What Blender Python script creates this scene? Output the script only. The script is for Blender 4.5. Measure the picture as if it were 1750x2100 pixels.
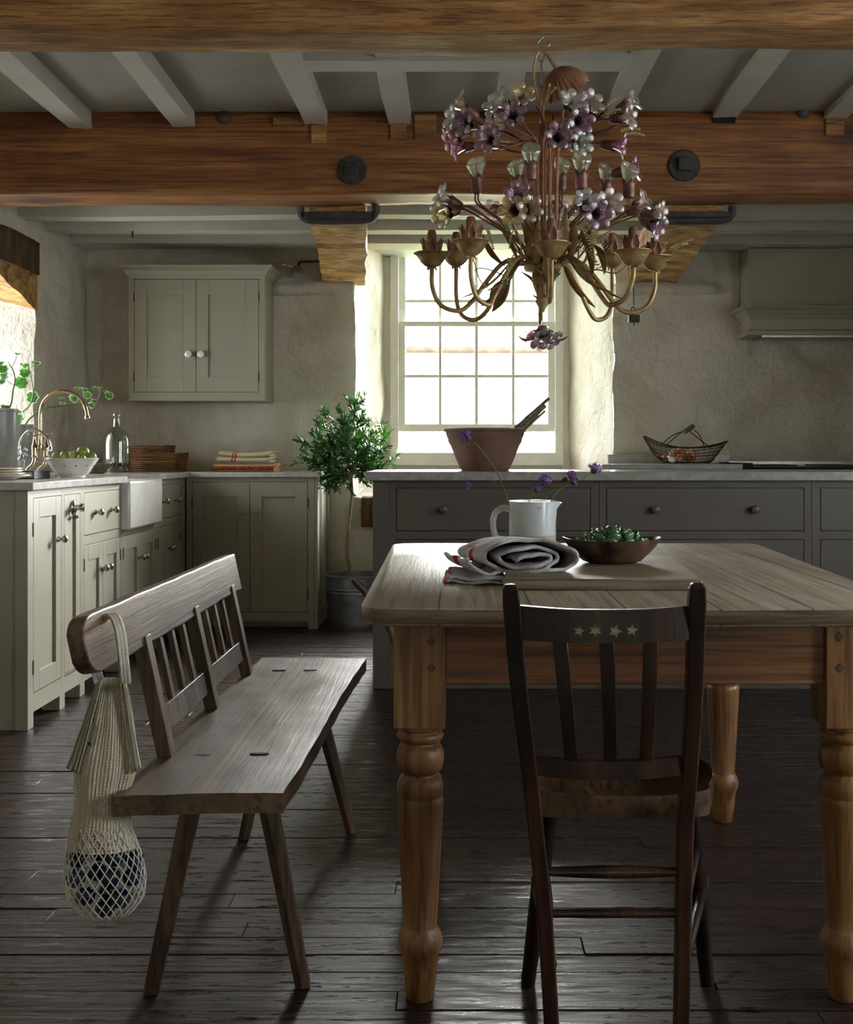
import bpy, math, random
from math import sin, cos, pi, radians, sqrt, atan2
from mathutils import Vector, Matrix, noise
V = Vector
for _o in list(bpy.data.objects): bpy.data.objects.remove(_o)
SC = bpy.context.scene
COL = SC.collection
R = random.Random(11)

# ---------------------------------------------------------------- camera
# room frame: camera stands at (0,0,1), looks along +Y, Z up, metres
F, VX, VY = 2300.0, 940.0, 932.0
cd = bpy.data.cameras.new('camera'); cam = bpy.data.objects.new('camera', cd); COL.objects.link(cam)
cam.location = (0, 0, 1); cam.rotation_euler = (pi/2, 0, 0)
cd.sensor_fit = 'HORIZONTAL'; cd.sensor_width = 36; cd.lens = F/1750*36
cd.shift_x = (875-VX)/1750; cd.shift_y = (VY-1050)/1750
cd.clip_start = .05; cd.clip_end = 200
SC.camera = cam

# ---------------------------------------------------------------- light and exposure
W_STR = 20.0
w = bpy.data.worlds.new('sky'); SC.world = w; w.use_nodes = True
bg = w.node_tree.nodes['Background']; bg.inputs[0].default_value = (.93, .97, 1, 1); bg.inputs[1].default_value = W_STR
SC.view_settings.view_transform = 'Standard'; SC.view_settings.look = 'None'
SC.view_settings.exposure = -0.12; SC.view_settings.gamma = 1
SC.view_settings.use_curve_mapping = False
SC.cycles.max_bounces = 9; SC.cycles.diffuse_bounces = 6; SC.cycles.glossy_bounces = 4
SC.cycles.transmission_bounces = 8; SC.cycles.transparent_max_bounces = 16
SC.cycles.caustics_reflective = False; SC.cycles.caustics_refractive = False
SC.cycles.sample_clamp_indirect = 6
SC.cycles.use_denoising = True

def sun(az, el, strength, angle, col):
    l = bpy.data.lights.new('sun', 'SUN'); l.energy = strength; l.angle = radians(angle); l.color = col
    o = bpy.data.objects.new('sun', l); COL.objects.link(o)
    d = V((cos(radians(el))*cos(radians(az)), cos(radians(el))*sin(radians(az)), sin(radians(el))))  # towards the sun
    o.rotation_euler = d.to_track_quat('Z', 'Y').to_euler(); o.location = d*20
    return o
sun(71, 14, 66.0, 40, (1, .97, .92))      # low hazy sun beyond the back window

def portal(c, nrm, sx, sy):
    l = bpy.data.lights.new('window_daylight', 'AREA'); l.shape = 'RECTANGLE'; l.size = sx; l.size_y = sy
    l.cycles.is_portal = True
    o = bpy.data.objects.new('window_daylight', l); COL.objects.link(o)
    o.location = c; o.rotation_euler = (-V(nrm)).to_track_quat('Z', 'Y').to_euler()
portal((.13, 7.72, 1.65), (0, -1, 0), 1.25, 1.5)
portal((-2.90, 5.62, 1.5), (1, 0, 0), 1.1, .6)
portal((3.32, 2.65, 1.45), (-1, 0, 0), 1.4, .75)
portal((3.32, .55, 1.5), (-1, 0, 0), 1.2, 1.0)  # portal of the added opening beside the camera

# ---------------------------------------------------------------- helpers
def P(px, py, D): return V(((px-VX)*D/F, D, 1-(py-VY)*D/F))   # a measured photo point at a known distance
def lin(c):
    return tuple(((x/255)/12.92 if x/255 <= .04045 else ((x/255+.055)/1.055)**2.4) for x in c)+(1,)

class MB:
    def __init__(s): s.v = []; s.f = []; s.uv = {}
    def add(s, vs, fs, uvs=None):
        n = len(s.v); s.v += [V(p) for p in vs]; s.f += [tuple(i+n for i in f) for f in fs]
        if uvs:
            for i, u in enumerate(uvs): s.uv[n+i] = u
        return s
    def hexa(s, p):
        return s.add(p, [(0,3,2,1), (4,5,6,7), (0,1,5,4), (1,2,6,5), (2,3,7,6), (3,0,4,7)])
    def box(s, x0, y0, z0, x1, y1, z1):
        return s.hexa([(x0,y0,z0),(x1,y0,z0),(x1,y1,z0),(x0,y1,z0),(x0,y0,z1),(x1,y0,z1),(x1,y1,z1),(x0,y1,z1)])
    def bar(s, a, b, wv, hv):
        "square bar from a to b with half-width vectors"
        a, b, wv, hv = V(a), V(b), V(wv), V(hv)
        return s.hexa([a-wv-hv, a+wv-hv, a+wv+hv, a-wv+hv, b-wv-hv, b+wv-hv, b+wv+hv, b-wv+hv])
    def tube(s, pts, r, n=8, closed=False):
        pts = [V(p) for p in pts]; m = len(pts)
        rr = [r]*m if isinstance(r, (int, float)) else list(r)
        up = None; rings = []
        for i in range(m):
            if closed: t = pts[(i+1) % m]-pts[i-1]
            else: t = pts[min(i+1, m-1)]-pts[max(i-1, 0)]
            t.normalize()
            if up is None:
                up = V((0,0,1)) if abs(t.z) < .9 else V((1,0,0))
            a = up - t*up.dot(t)
            if a.length < 1e-5: a = t.orthogonal()
            a.normalize(); b = t.cross(a); up = a
            rings.append([pts[i]+(a*cos(2*pi*k/n)+b*sin(2*pi*k/n))*rr[i] for k in range(n)])
        vs = [p for rg in rings for p in rg]; fs = []
        for i in range(m if closed else m-1):
            j = (i+1) % m
            for k in range(n):
                l = (k+1) % n; fs.append((i*n+k, i*n+l, j*n+l, j*n+k))
        if not closed: fs += [tuple(range(n-1, -1, -1)), tuple((m-1)*n+k for k in range(n))]
        return s.add(vs, fs)
    def lathe(s, prof, c=(0,0,0), n=24, M=None, sx=1, sy=1, lobes=0, lobe=0, close=True):
        M = M or Matrix.Identity(3); c = V(c); vs = []; fs = []
        for (r, z) in prof:
            for k in range(n):
                a = 2*pi*k/n; q = r*(1+lobe*cos(lobes*a)) if lobes else r
                vs.append(c+M@V((q*cos(a)*sx, q*sin(a)*sy, z)))
        m = len(prof)
        for i in range(m-1):
            for k in range(n):
                l = (k+1) % n; fs.append((i*n+k, i*n+l, (i+1)*n+l, (i+1)*n+k))
        if close:
            if prof[0][0] > 1e-6: fs.append(tuple(range(n-1, -1, -1)))
            if prof[-1][0] > 1e-6: fs.append(tuple((m-1)*n+k for k in range(n)))
        return s.add(vs, fs)
    def ball(s, c, r, nu=14, nv=9, M=None):
        rx, ry, rz = (r, r, r) if isinstance(r, (int, float)) else r
        M = M or Matrix.Identity(3); c = V(c)
        vs = [c+M@V((0,0,-rz))]; fs = []
        for j in range(1, nv):
            t = -pi/2+pi*j/nv
            for k in range(nu):
                a = 2*pi*k/nu; vs.append(c+M@V((rx*cos(t)*cos(a), ry*cos(t)*sin(a), rz*sin(t))))
        vs.append(c+M@V((0,0,rz))); top = len(vs)-1
        for k in range(nu):
            l = (k+1) % nu
            fs.append((0, 1+l, 1+k)); fs.append((top, top-nu+k, top-nu+l))
            for j in range(nv-2): fs.append((1+j*nu+k, 1+j*nu+l, 1+(j+1)*nu+l, 1+(j+1)*nu+k))
        return s.add(vs, fs)
    def prism(s, poly, vec):
        poly = [V(p) for p in poly]; n = len(poly); vec = V(vec)
        return s.add(poly+[p+vec for p in poly], [tuple(range(n-1, -1, -1)), tuple(range(n, 2*n))]+[(i, (i+1) % n, n+(i+1) % n, n+i) for i in range(n)])
    def grid(s, fn, nu, nv, uv=False):
        vs = [V(fn(i/nu, j/nv)) for j in range(nv+1) for i in range(nu+1)]
        fs = [(j*(nu+1)+i, j*(nu+1)+i+1, (j+1)*(nu+1)+i+1, (j+1)*(nu+1)+i) for j in range(nv) for i in range(nu)]
        return s.add(vs, fs, [(i/nu, j/nv) for j in range(nv+1) for i in range(nu+1)] if uv else None)
    def roughbox(s, x0, y0, z0, x1, y1, z1, step, amp, frq=3.0, fine=0.0):
        nx, ny, nz = [max(1, int(abs(d)/step)) for d in (x1-x0, y1-y0, z1-z0)]
        idx = {}; vs = []; fs = []
        def pt(i, j, k):
            if (i, j, k) not in idx:
                p = V((x0+(x1-x0)*i/nx, y0+(y1-y0)*j/ny, z0+(z1-z0)*k/nz))
                d = noise.noise_vector(V((p.x*frq*.5, p.y*frq, p.z*frq)))*amp
                if fine: d += noise.noise_vector(V((p.x*frq*3, p.y*frq*6, p.z*frq*6)))*fine
                d.x = 0 if i in (0, nx) else d.x*.3
                idx[(i, j, k)] = len(vs); vs.append(p+d)
            return idx[(i, j, k)]
        for i in range(nx):
            for j in range(ny):
                fs.append((pt(i,j,0), pt(i,j+1,0), pt(i+1,j+1,0), pt(i+1,j,0)))
                fs.append((pt(i,j,nz), pt(i+1,j,nz), pt(i+1,j+1,nz), pt(i,j+1,nz)))
        for i in range(nx):
            for k in range(nz):
                fs.append((pt(i,0,k), pt(i+1,0,k), pt(i+1,0,k+1), pt(i,0,k+1)))
                fs.append((pt(i,ny,k), pt(i,ny,k+1), pt(i+1,ny,k+1), pt(i+1,ny,k)))
        for j in range(ny):
            for k in range(nz):
                fs.append((pt(0,j,k), pt(0,j,k+1), pt(0,j+1,k+1), pt(0,j+1,k)))
                fs.append((pt(nx,j,k), pt(nx,j+1,k), pt(nx,j+1,k+1), pt(nx,j,k+1)))
        return s.add(vs, fs)

def out(name, mb, mat, parent=None, bevel=0, angle=38, solid=0, sub=0, kind=None, label=None):
    off = V((0,0,0))
    q = parent
    while q is not None: off += q.location; q = q.parent
    me = bpy.data.meshes.new(name)
    me.from_pydata([tuple(p-off) for p in mb.v], [], mb.f); me.update()
    if mb.uv:
        ul = me.uv_layers.new(name='UVMap')
        for lp in me.loops: ul.data[lp.index].uv = mb.uv.get(lp.vertex_index, (0, 0))
    me.shade_smooth(); me.set_sharp_from_angle(angle=radians(angle))
    me.materials.append(mat)
    o = bpy.data.objects.new(name, me); COL.objects.link(o)
    if parent is not None: o.parent = parent
    if solid:
        m = o.modifiers.new('thickness', 'SOLIDIFY'); m.thickness = solid; m.offset = 0
    if bevel:
        m = o.modifiers.new('edges', 'BEVEL'); m.width = bevel; m.segments = 2; m.limit_method = 'ANGLE'; m.angle_limit = radians(40)
    if sub:
        m = o.modifiers.new('smooth', 'SUBSURF'); m.levels = sub; m.render_levels = sub
    if kind: o['kind'] = kind
    if label: o['label'] = label
    return o
def tag(o, label, cat, group=None):
    o['label'] = label; o['category'] = cat
    if group: o['group'] = group
    return o
def thing(name, label, cat, loc, group=None):
    o = bpy.data.objects.new(name, None); COL.objects.link(o); o.location = V(loc); o.empty_display_size = .05
    return tag(o, label, cat, group)
def struct(name, mb, mat, **k): return out(name, mb, mat, kind='structure', **k)
def spl(pts, n=8):
    "Catmull-Rom through the points"
    pts = [V(p) for p in pts]; q = [pts[0]*2-pts[1]]+pts+[pts[-1]*2-pts[-2]]; o = []
    for i in range(1, len(q)-2):
        a, b, c, d = q[i-1], q[i], q[i+1], q[i+2]
        for k in range(n):
            t = k/n
            o.append(((b*2)+(c-a)*t+(a*2-b*5+c*4-d)*t*t+(b*3-a-c*3+d)*t**3)*.5)
    o.append(pts[-1]); return o
def lerp(a, b, t): return a+(b-a)*t
def basis(d):
    "matrix whose z column is d"
    d = V(d).normalized(); a = V((0,0,1)).cross(d)
    if a.length < 1e-4: a = V((1,0,0))
    a.normalize(); b = d.cross(a)
    return Matrix((a, b, d)).transposed()

# ---------------------------------------------------------------- materials
def nodes(name):
    m = bpy.data.materials.new(name); m.use_nodes = True
    nt = m.node_tree; b = nt.nodes['Principled BSDF']
    return m, nt, b
def N(nt, t, **k):
    n = nt.nodes.new(t)
    for a, v in k.items():
        if a.startswith('i_'):
            key = a[2:]; key = int(key) if key.isdigit() else key.replace('_', ' ')
            n.inputs[key].default_value = v
        else: setattr(n, a, v)
    return n
def ramp(nt, stops):
    n = nt.nodes.new('ShaderNodeValToRGB'); e = n.color_ramp.elements
    while len(e) < len(stops): e.new(.5)
    for el, (p, c) in zip(e, stops): el.position = p; el.color = c if len(c) == 4 else lin(c)
    return n
def coords(nt, scale=(1,1,1), rot=(0,0,0), kind='Object'):
    tc = nt.nodes.new('ShaderNodeTexCoord'); mp = nt.nodes.new('ShaderNodeMapping')
    mp.inputs['Scale'].default_value = scale; mp.inputs['Rotation'].default_value = rot
    nt.links.new(tc.outputs[kind], mp.inputs[0]); return mp.outputs[0]
def noi(nt, vec, scale, detail=5, rough=.55, dist=0):
    n = N(nt, 'ShaderNodeTexNoise'); n.inputs['Scale'].default_value = scale; n.inputs['Detail'].default_value = detail
    n.inputs['Roughness'].default_value = rough; n.inputs['Distortion'].default_value = dist
    nt.links.new(vec, n.inputs['Vector']); return n.outputs['Fac']
def mixc(nt, fac, a, b, mode='MIX'):
    n = nt.nodes.new('ShaderNodeMix'); n.data_type = 'RGBA'; n.blend_type = mode
    for s, x in ((n.inputs[0], fac), (n.inputs[6], a), (n.inputs[7], b)):
        if isinstance(x, bpy.types.NodeSocket): nt.links.new(x, s)
        elif isinstance(x, (int, float)): s.default_value = x
        else: s.default_value = x if len(x) == 4 else lin(x)
    return n.outputs[2]
def math_(nt, op, a, b=0, c=None):
    n = nt.nodes.new('ShaderNodeMath'); n.operation = op
    for s, x in zip(n.inputs, (a, b, c)):
        if x is None: continue
        if isinstance(x, bpy.types.NodeSocket): nt.links.new(x, s)
        else: s.default_value = x
    return n.outputs[0]
def bump(nt, b, h, strength, dist=.01):
    n = nt.nodes.new('ShaderNodeBump'); n.inputs['Strength'].default_value = strength; n.inputs['Distance'].default_value = dist
    nt.links.new(h, n.inputs['Height']); nt.links.new(n.outputs[0], b.inputs['Normal']); return n
def mr(nt, x, a, b, c, d):
    n = nt.nodes.new('ShaderNodeMapRange'); nt.links.new(x, n.inputs[0])
    for i, q in enumerate((a, b, c, d)): n.inputs[i+1].default_value = q
    return n.outputs[0]

def mat(name, c1, c2=None, rough=.5, scale=8, stretch=(1,1,1), detail=5, metal=0, bp=0, bscale=None, bstretch=None, rng=(.35, .68), spec=.5, coat=0, rvar=0, bdist=.004):
    m, nt, b = nodes(name)
    b.inputs['Roughness'].default_value = rough; b.inputs['Metallic'].default_value = metal
    b.inputs['Specular IOR Level'].default_value = spec; b.inputs['Coat Weight'].default_value = coat
    b.inputs['Coat Roughness'].default_value = .15
    f = noi(nt, coords(nt, stretch), scale, detail)
    r = ramp(nt, [(rng[0], c1), (rng[1], c2 or tuple(min(255, x*1.06) for x in c1))])
    nt.links.new(f, r.inputs[0]); nt.links.new(r.outputs[0], b.inputs['Base Color'])
    if rvar: nt.links.new(mr(nt, f, .3, .7, rough-rvar, rough+rvar), b.inputs['Roughness'])
    if bp: bump(nt, b, noi(nt, coords(nt, bstretch or stretch), bscale or scale*3, 5), bp, bdist)
    return m

def wood(name, cols, axis=0, scale=26, rough=.5, bp=.4, rvar=.1, seam=None, knots=0, along=.05, spec=.5, grime=None, dirty=.4, fib=(104,98,92)):
    "grain runs along the axis; cols = dark, mid, light"
    m, nt, b = nodes(name); st = [1, 1, 1]; st[axis] = along
    b.inputs['Specular IOR Level'].default_value = spec
    v = coords(nt, tuple(st))
    f1 = noi(nt, v, scale*.35, 4, .5, 1.6)
    st2 = [1, 1, 1]; st2[axis] = along*.5
    f2 = noi(nt, coords(nt, tuple(st2)), scale*4, 5, .65)
    r = ramp(nt, [(.3, cols[0]), (.5, cols[1]), (.7, cols[2])]); nt.links.new(f1, r.inputs[0])
    fr = ramp(nt, [(.36, fib), (.54, (255,255,255))]); nt.links.new(f2, fr.inputs[0])
    c = mixc(nt, .75, r.outputs[0], fr.outputs[0], 'MULTIPLY')
    big = noi(nt, coords(nt), 3.1, 4)
    if grime is not None:
        g = ramp(nt, [(.42, (0,0,0)), (.66, (255,255,255))]); nt.links.new(big, g.inputs[0])
        c = mixc(nt, math_(nt, 'MULTIPLY', g.outputs[0], dirty), c, grime)
    if knots:
        kv = [knots]*3; kv[axis] = knots*.45
        vn = N(nt, 'ShaderNodeTexVoronoi'); vn.inputs['Scale'].default_value = 1; vn.inputs['Randomness'].default_value = 1
        nt.links.new(coords(nt, tuple(kv)), vn.inputs['Vector'])
        kr = ramp(nt, [(.05, (60,45,35)), (.09, (150,120,100)), (.16, (255,255,255))]); nt.links.new(vn.outputs['Distance'], kr.inputs[0])
        c = mixc(nt, .8, c, kr.outputs[0], 'MULTIPLY')
    h = f2
    if seam:
        sx = N(nt, 'ShaderNodeSeparateXYZ'); nt.links.new(coords(nt), sx.inputs[0])
        fr_ = math_(nt, 'FRACT', math_(nt, 'ADD', math_(nt, 'MULTIPLY', sx.outputs[seam[0]], 1/seam[1]), seam[2]))
        d = math_(nt, 'LESS_THAN', fr_, .022)
        c = mixc(nt, math_(nt, 'MULTIPLY', d, .8), c, (52,42,34))
        h = math_(nt, 'SUBTRACT', f2, d)
    nt.links.new(c, b.inputs['Base Color'])
    nt.links.new(mr(nt, big, .35, .65, max(.05, rough-rvar), rough+rvar), b.inputs['Roughness'])
    if bp: bump(nt, b, h, bp, .003)
    return m

def glassy(name, col, gloss=.25, edge=.5, rough=.05, transl=0.0, tcol=None, bmp=0):
    "thin glass: tinted transparent body with a facing-dependent gloss"
    m = bpy.data.materials.new(name); m.use_nodes = True; nt = m.node_tree; nt.nodes.clear()
    o = nt.nodes.new('ShaderNodeOutputMaterial'); t = N(nt, 'ShaderNodeBsdfTransparent'); g = N(nt, 'ShaderNodeBsdfGlossy')
    t.inputs[0].default_value = lin(col); g.inputs['Roughness'].default_value = rough; g.inputs[0].default_value = (1,1,1,1)
    lw = N(nt, 'ShaderNodeLayerWeight'); lw.inputs[0].default_value = edge
    if transl:
        bn = nt.nodes.new('ShaderNodeBump'); bn.inputs['Strength'].default_value = .8; bn.inputs['Distance'].default_value = .002
        nt.links.new(noi(nt, coords(nt), 330, 2), bn.inputs['Height']); nt.links.new(bn.outputs[0], g.inputs['Normal']); nt.links.new(bn.outputs[0], lw.inputs['Normal'])
    mx = nt.nodes.new('ShaderNodeMixShader')
    f = mr(nt, lw.outputs['Facing'], 0, 1, gloss*.3, min(1, gloss*2.2)); nt.links.new(f, mx.inputs[0])
    body = t.outputs[0]
    if transl:
        tr = N(nt, 'ShaderNodeBsdfTranslucent'); tr.inputs[0].default_value = lin(tcol or col)
        df = N(nt, 'ShaderNodeBsdfDiffuse'); df.inputs[0].default_value = lin(tcol or col)
        m3 = nt.nodes.new('ShaderNodeMixShader'); nt.links.new(tr.outputs[0], m3.inputs[1]); nt.links.new(df.outputs[0], m3.inputs[2])
        m2 = nt.nodes.new('ShaderNodeMixShader'); m2.inputs[0].default_value = transl
        nt.links.new(t.outputs[0], m2.inputs[1]); nt.links.new(m3.outputs[0], m2.inputs[2]); body = m2.outputs[0]
    nt.links.new(body, mx.inputs[1]); nt.links.new(g.outputs[0], mx.inputs[2]); nt.links.new(mx.outputs[0], o.inputs[0])
    return m

def leafy(name, c1, c2, scale=9, rough=.35, transl=.3, uv=None):
    "thin leaf: glossy top and light passing through"
    m, nt, b = nodes(name); b.inputs['Roughness'].default_value = rough
    f = noi(nt, coords(nt), scale, 3); r = ramp(nt, [(.42, c1), (.6, c2)]); nt.links.new(f, r.inputs[0]); c = r.outputs[0]
    if uv:
        sx = N(nt, 'ShaderNodeSeparateXYZ'); nt.links.new(coords(nt, kind='UV'), sx.inputs[0])
        k = mr(nt, math_(nt, 'ADD', sx.outputs[0], math_(nt, 'MULTIPLY', noi(nt, coords(nt), 110, 3), .4)), .92, 1.0, 0, 1)
        c = mixc(nt, k, c, uv)
    nt.links.new(c, b.inputs['Base Color'])
    t = N(nt, 'ShaderNodeBsdfTranslucent'); nt.links.new(mixc(nt, .5, c, (190,220,90), 'MULTIPLY') if not uv else c, t.inputs[0])
    mx = nt.nodes.new('ShaderNodeMixShader'); mx.inputs[0].default_value = transl
    nt.links.new(b.outputs[0], mx.inputs[1]); nt.links.new(t.outputs[0], mx.inputs[2]); nt.links.new(mx.outputs[0], nt.nodes['Material Output'].inputs[0])
    return m

def plaster_mat():
    m, nt, b = nodes('limewashed_plaster'); v = coords(nt)
    f = noi(nt, v, 2.2, 6, .6, .5)
    r = ramp(nt, [(.28, (190,180,160)), (.5, (218,211,197)), (.75, (229,224,213))]); nt.links.new(f, r.inputs[0])
    st = noi(nt, coords(nt, (1, 1, .35)), 26, 5, .6)
    c = mixc(nt, mr(nt, st, .62, .8, 0, .35), r.outputs[0], (160,146,120))
    nt.links.new(c, b.inputs['Base Color']); b.inputs['Roughness'].default_value = .8; b.inputs['Specular IOR Level'].default_value = .25
    h = math_(nt, 'ADD', math_(nt, 'MULTIPLY', noi(nt, v, 9, 6, .6, .4), 1.0), math_(nt, 'MULTIPLY', noi(nt, coords(nt, (1, 1, .5)), 60, 4), .22))
    bump(nt, b, h, .75, .03); return m

def floor_mat():
    m, nt, b = nodes('worn_dark_floorboards')
    gm = N(nt, 'ShaderNodeNewGeometry')
    tc = N(nt, 'ShaderNodeTexCoord'); ad = N(nt, 'ShaderNodeVectorMath', operation='ADD')
    cb = N(nt, 'ShaderNodeCombineXYZ'); nt.links.new(math_(nt, 'MULTIPLY', gm.outputs['Random Per Island'], 40), cb.inputs[0])
    nt.links.new(tc.outputs['Object'], ad.inputs[0]); nt.links.new(cb.outputs[0], ad.inputs[1])
    def mp(sc):
        n = N(nt, 'ShaderNodeMapping'); n.inputs['Scale'].default_value = sc; nt.links.new(ad.outputs[0], n.inputs[0]); return n.outputs[0]
    f = noi(nt, mp((1.5, 24, 24)), 2.2, 6, .65, .8)
    r = ramp(nt, [(.3, (30,20,18)), (.5, (47,32,29)), (.72, (68,49,44))]); nt.links.new(f, r.inputs[0])
    c = mixc(nt, mr(nt, gm.outputs['Random Per Island'], 0, 1, 0, .45), r.outputs[0], (38,26,23))
    g2 = noi(nt, coords(nt, (.8, 3.5, 1)), 4.2, 6, .7)
    c = mixc(nt, mr(nt, g2, .56, .78, 0, .45), c, (84,68,62))
    nt.links.new(c, b.inputs['Base Color'])
    near = N(nt, 'ShaderNodeSeparateXYZ'); nt.links.new(tc.outputs['Object'], near.inputs[0])
    rr = noi(nt, coords(nt, (1.6, 9, 1)), 5.5, 6, .72)
    nt.links.new(mr(nt, rr, .40, .64, .52, .2), b.inputs['Roughness'])
    b.inputs['Specular IOR Level'].default_value = .42
    worn = mr(nt, near.outputs[1], 2.46, 2.5, 1.0, .16)     # the boards nearer than the long joint are rougher sawn
    h = math_(nt, 'MULTIPLY', noi(nt, mp((1.0, 14, 14)), 3.4, 5, .6, .3), worn)
    h = math_(nt, 'ADD', h, math_(nt, 'MULTIPLY', noi(nt, mp((1, 6, 6)), 2.0, 4), .35))
    bump(nt, b, h, .75, .005)
    return m

def striped(name, base, lines, scale=60, rough=.9, bp=.6):
    "woven cloth with stripes at given v ranges of its UV map: (axis, from, to, colour)"
    m, nt, b = nodes(name); b.inputs['Roughness'].default_value = rough; b.inputs['Specular IOR Level'].default_value = .15
    sx = N(nt, 'ShaderNodeSeparateXYZ'); nt.links.new(coords(nt, kind='UV'), sx.inputs[0])
    f = noi(nt, coords(nt), 30, 5); c = mixc(nt, mr(nt, f, .35, .7, 0, .25), base, tuple(x*.86 for x in base))
    for ax, a, z, col in lines:
        k = math_(nt, 'MULTIPLY', math_(nt, 'GREATER_THAN', sx.outputs[ax], a), math_(nt, 'LESS_THAN', sx.outputs[ax], z))
        k = math_(nt, 'MULTIPLY', k, mr(nt, noi(nt, coords(nt), 90, 3), .3, .5, .5, 1))
        c = mixc(nt, k, c, col)
    nt.links.new(c, b.inputs['Base Color'])
    bump(nt, b, noi(nt, coords(nt), 420, 3), bp, .002); return m

M_ = {}
M_['plaster'] = plaster_mat()
M_['floor'] = floor_mat()
M_['ceil'] = mat('painted_ceiling_boards', (150,148,138), (164,162,152), .6, 3, bp=.15, bscale=30)
M_['joist'] = mat('whitewashed_joist_paint', (186,184,173), (198,195,185), .6, 4, (1,1,1), bp=.35, bscale=14)
M_['stone_paint'] = mat('stone_coloured_cabinet_paint', (156,151,134), (160,155,138), .42, 5, bp=.08, bscale=120, bstretch=(1,1,.05))
M_['grey_paint'] = mat('grey_brown_cabinet_paint', (86,79,73), (90,83,77), .42, 5, bp=.06, bscale=120, bstretch=(.05,1,1))
M_['gap'] = mat('shadow_gap_paint', (60,56,50), None, .8)
M_['beam'] = wood('orange_brown_oak_beam', ((118,70,36), (162,104,58), (188,130,78)), 0, 22, .55, .35, knots=1.7, grime=(104,62,34), along=.06)
M_['beamrough'] = wood('rough_hewn_beam', ((126,84,46), (176,124,72), (214,164,104)), 0, 30, .7, 1.0, knots=0, grime=(100,64,36), along=.12)
M_['corbel'] = wood('rough_cut_corbel_timber', ((112,72,36), (190,142,80), (226,184,118)), 0, 34, .75, 1.0, grime=(96,58,28), along=.25)
M_['lintel'] = wood('dark_lintel_timber', ((44,28,18), (86,58,36), (130,96,56)), 2, 30, .8, 1.0, grime=(40,26,18), along=.15)
M_['iron'] = mat('black_wrought_iron', (58,56,56), (84,80,77), .6, 18, metal=.4, bp=.6, bscale=40)
M_['oak'] = wood('honey_pine_table_leg', ((116,80,48), (158,114,70), (184,142,96)), 2, 18, .38, .3, grime=(98,60,34), along=.08)
M_['apron'] = wood('honey_pine_table_apron', ((116,76,46), (146,100,64), (168,122,82)), 0, 18, .42, .25, knots=5, grime=(110,66,38), along=.06)
M_['ttop'] = wood('scrubbed_pine_tabletop', ((160,146,126), (188,175,156), (208,197,180)), 1, 26, .36, .3, rvar=.06, seam=(0, .155, .35), along=.06, grime=(150,134,112), dirty=.4, spec=.6, fib=(182,176,168))
M_['ttop_edge'] = wood('scrubbed_pine_edge', ((84,68,52), (122,102,80), (150,130,106)), 0, 24, .5, .5, along=.06, grime=(70,56,44))
M_['board'] = wood('weathered_chopping_board', ((120,104,84), (150,134,112), (172,156,134)), 0, 30, .5, .6, along=.06, grime=(96,80,64))
M_['bench'] = wood('old_brown_bench_plank', ((64,47,34), (98,77,58), (128,105,82)), 1, 24, .40, .3, rvar=.05, along=.05, grime=(70,52,40), spec=.45)
M_['benchleg'] = wood('old_brown_bench_leg', ((58,42,30), (92,70,50), (120,96,70)), 2, 24, .5, .5, along=.06, grime=(50,36,28))
M_['chair'] = wood('dark_stained_chair_wood', ((24,15,11), (44,27,19), (84,52,32)), 2, 22, .38, .3, along=.07, grime=(26,16,12), dirty=.6)
M_['chairseat'] = wood('worn_elm_seat', ((52,36,24), (88,64,44), (120,92,66)), 1, 22, .32, .2, along=.3, grime=(40,26,18), dirty=.6)
M_['marble'] = mat('grey_veined_stone_worktop', (168,166,160), (196,193,186), .22, 22, detail=8, spec=.5)
M_['gmarble'] = mat('mid_grey_stone_worktop', (140,139,138), (170,168,166), .28, 26, detail=9, spec=.5)
M_['ceramic'] = mat('white_glazed_fireclay', (226,224,220), None, .12, coat=.5)
M_['steel'] = mat('brushed_steel', (150,148,144), None, .3, metal=1)
M_['chrome'] = mat('polished_chrome', (220,222,226), None, .08, metal=1)
M_['nickel'] = mat('aged_nickel', (190,184,170), None, .22, metal=1)
M_['bronze'] = mat('polished_warm_nickel', (206,184,150), None, .12, metal=1)
M_['white'] = mat('white_gloss_paint', (222,221,214), None, .4)
M_['dark'] = mat('dark_void', (18,16,15), None, .8)
M_['copperrust'] = mat('rusted_copper_metal', (124,86,66), (172,124,96), .46, 20, metal=.45, bp=.4, bscale=60)
M_['antique'] = mat('antique_gilt_metal', (142,116,76), (200,172,120), .42, 24, metal=.5, bp=.4, bscale=60)
M_['plum'] = mat('plum_brown_sepal_metal', (96,64,58), (158,112,102), .45, 20, metal=.4, bp=.3, bscale=50)
M_['gold'] = mat('gold_glass_beads', (190,170,110), (226,212,160), .15, 40, metal=.5)
M_['windowglass'] = glassy('window_glass', (250,252,252), .08, .2, .01)
M_['g_clear'] = glassy('clear_petal_glass', (240,242,240), .42, .5, .14, .22, (244,246,244))
M_['g_gold'] = glassy('gold_petal_glass', (236,220,180), .42, .5, .14, .28, (232,206,150))
M_['g_purple'] = glassy('mauve_petal_glass', (206,172,196), .42, .5, .14, .25, (190,140,172))
M_['g_pink'] = glassy('pale_pink_petal_glass', (248,230,226), .42, .5, .14, .3, (248,228,222))
M_['g_magenta'] = glassy('magenta_petal_glass', (232,160,206), .42, .5, .14, .3, (214,120,180))
M_['g_calla'] = glassy('clear_calla_glass', (244,244,226), .42, .55, .05, .25, (246,242,215))
M_['bottle'] = glassy('clear_bottle_glass', (238,242,240), .28, .45, .03)
M_['liquid'] = glassy('pale_gin_liquid', (196,178,120), .1, .3, .05)
M_['stoneware'] = mat('salt_glazed_stoneware', (136,136,134), (160,160,158), .3, 10, spec=.6)
M_['terracotta'] = mat('rough_terracotta', (98,70,58), (126,94,78), .75, 8, bp=.4, bscale=40)
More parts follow.
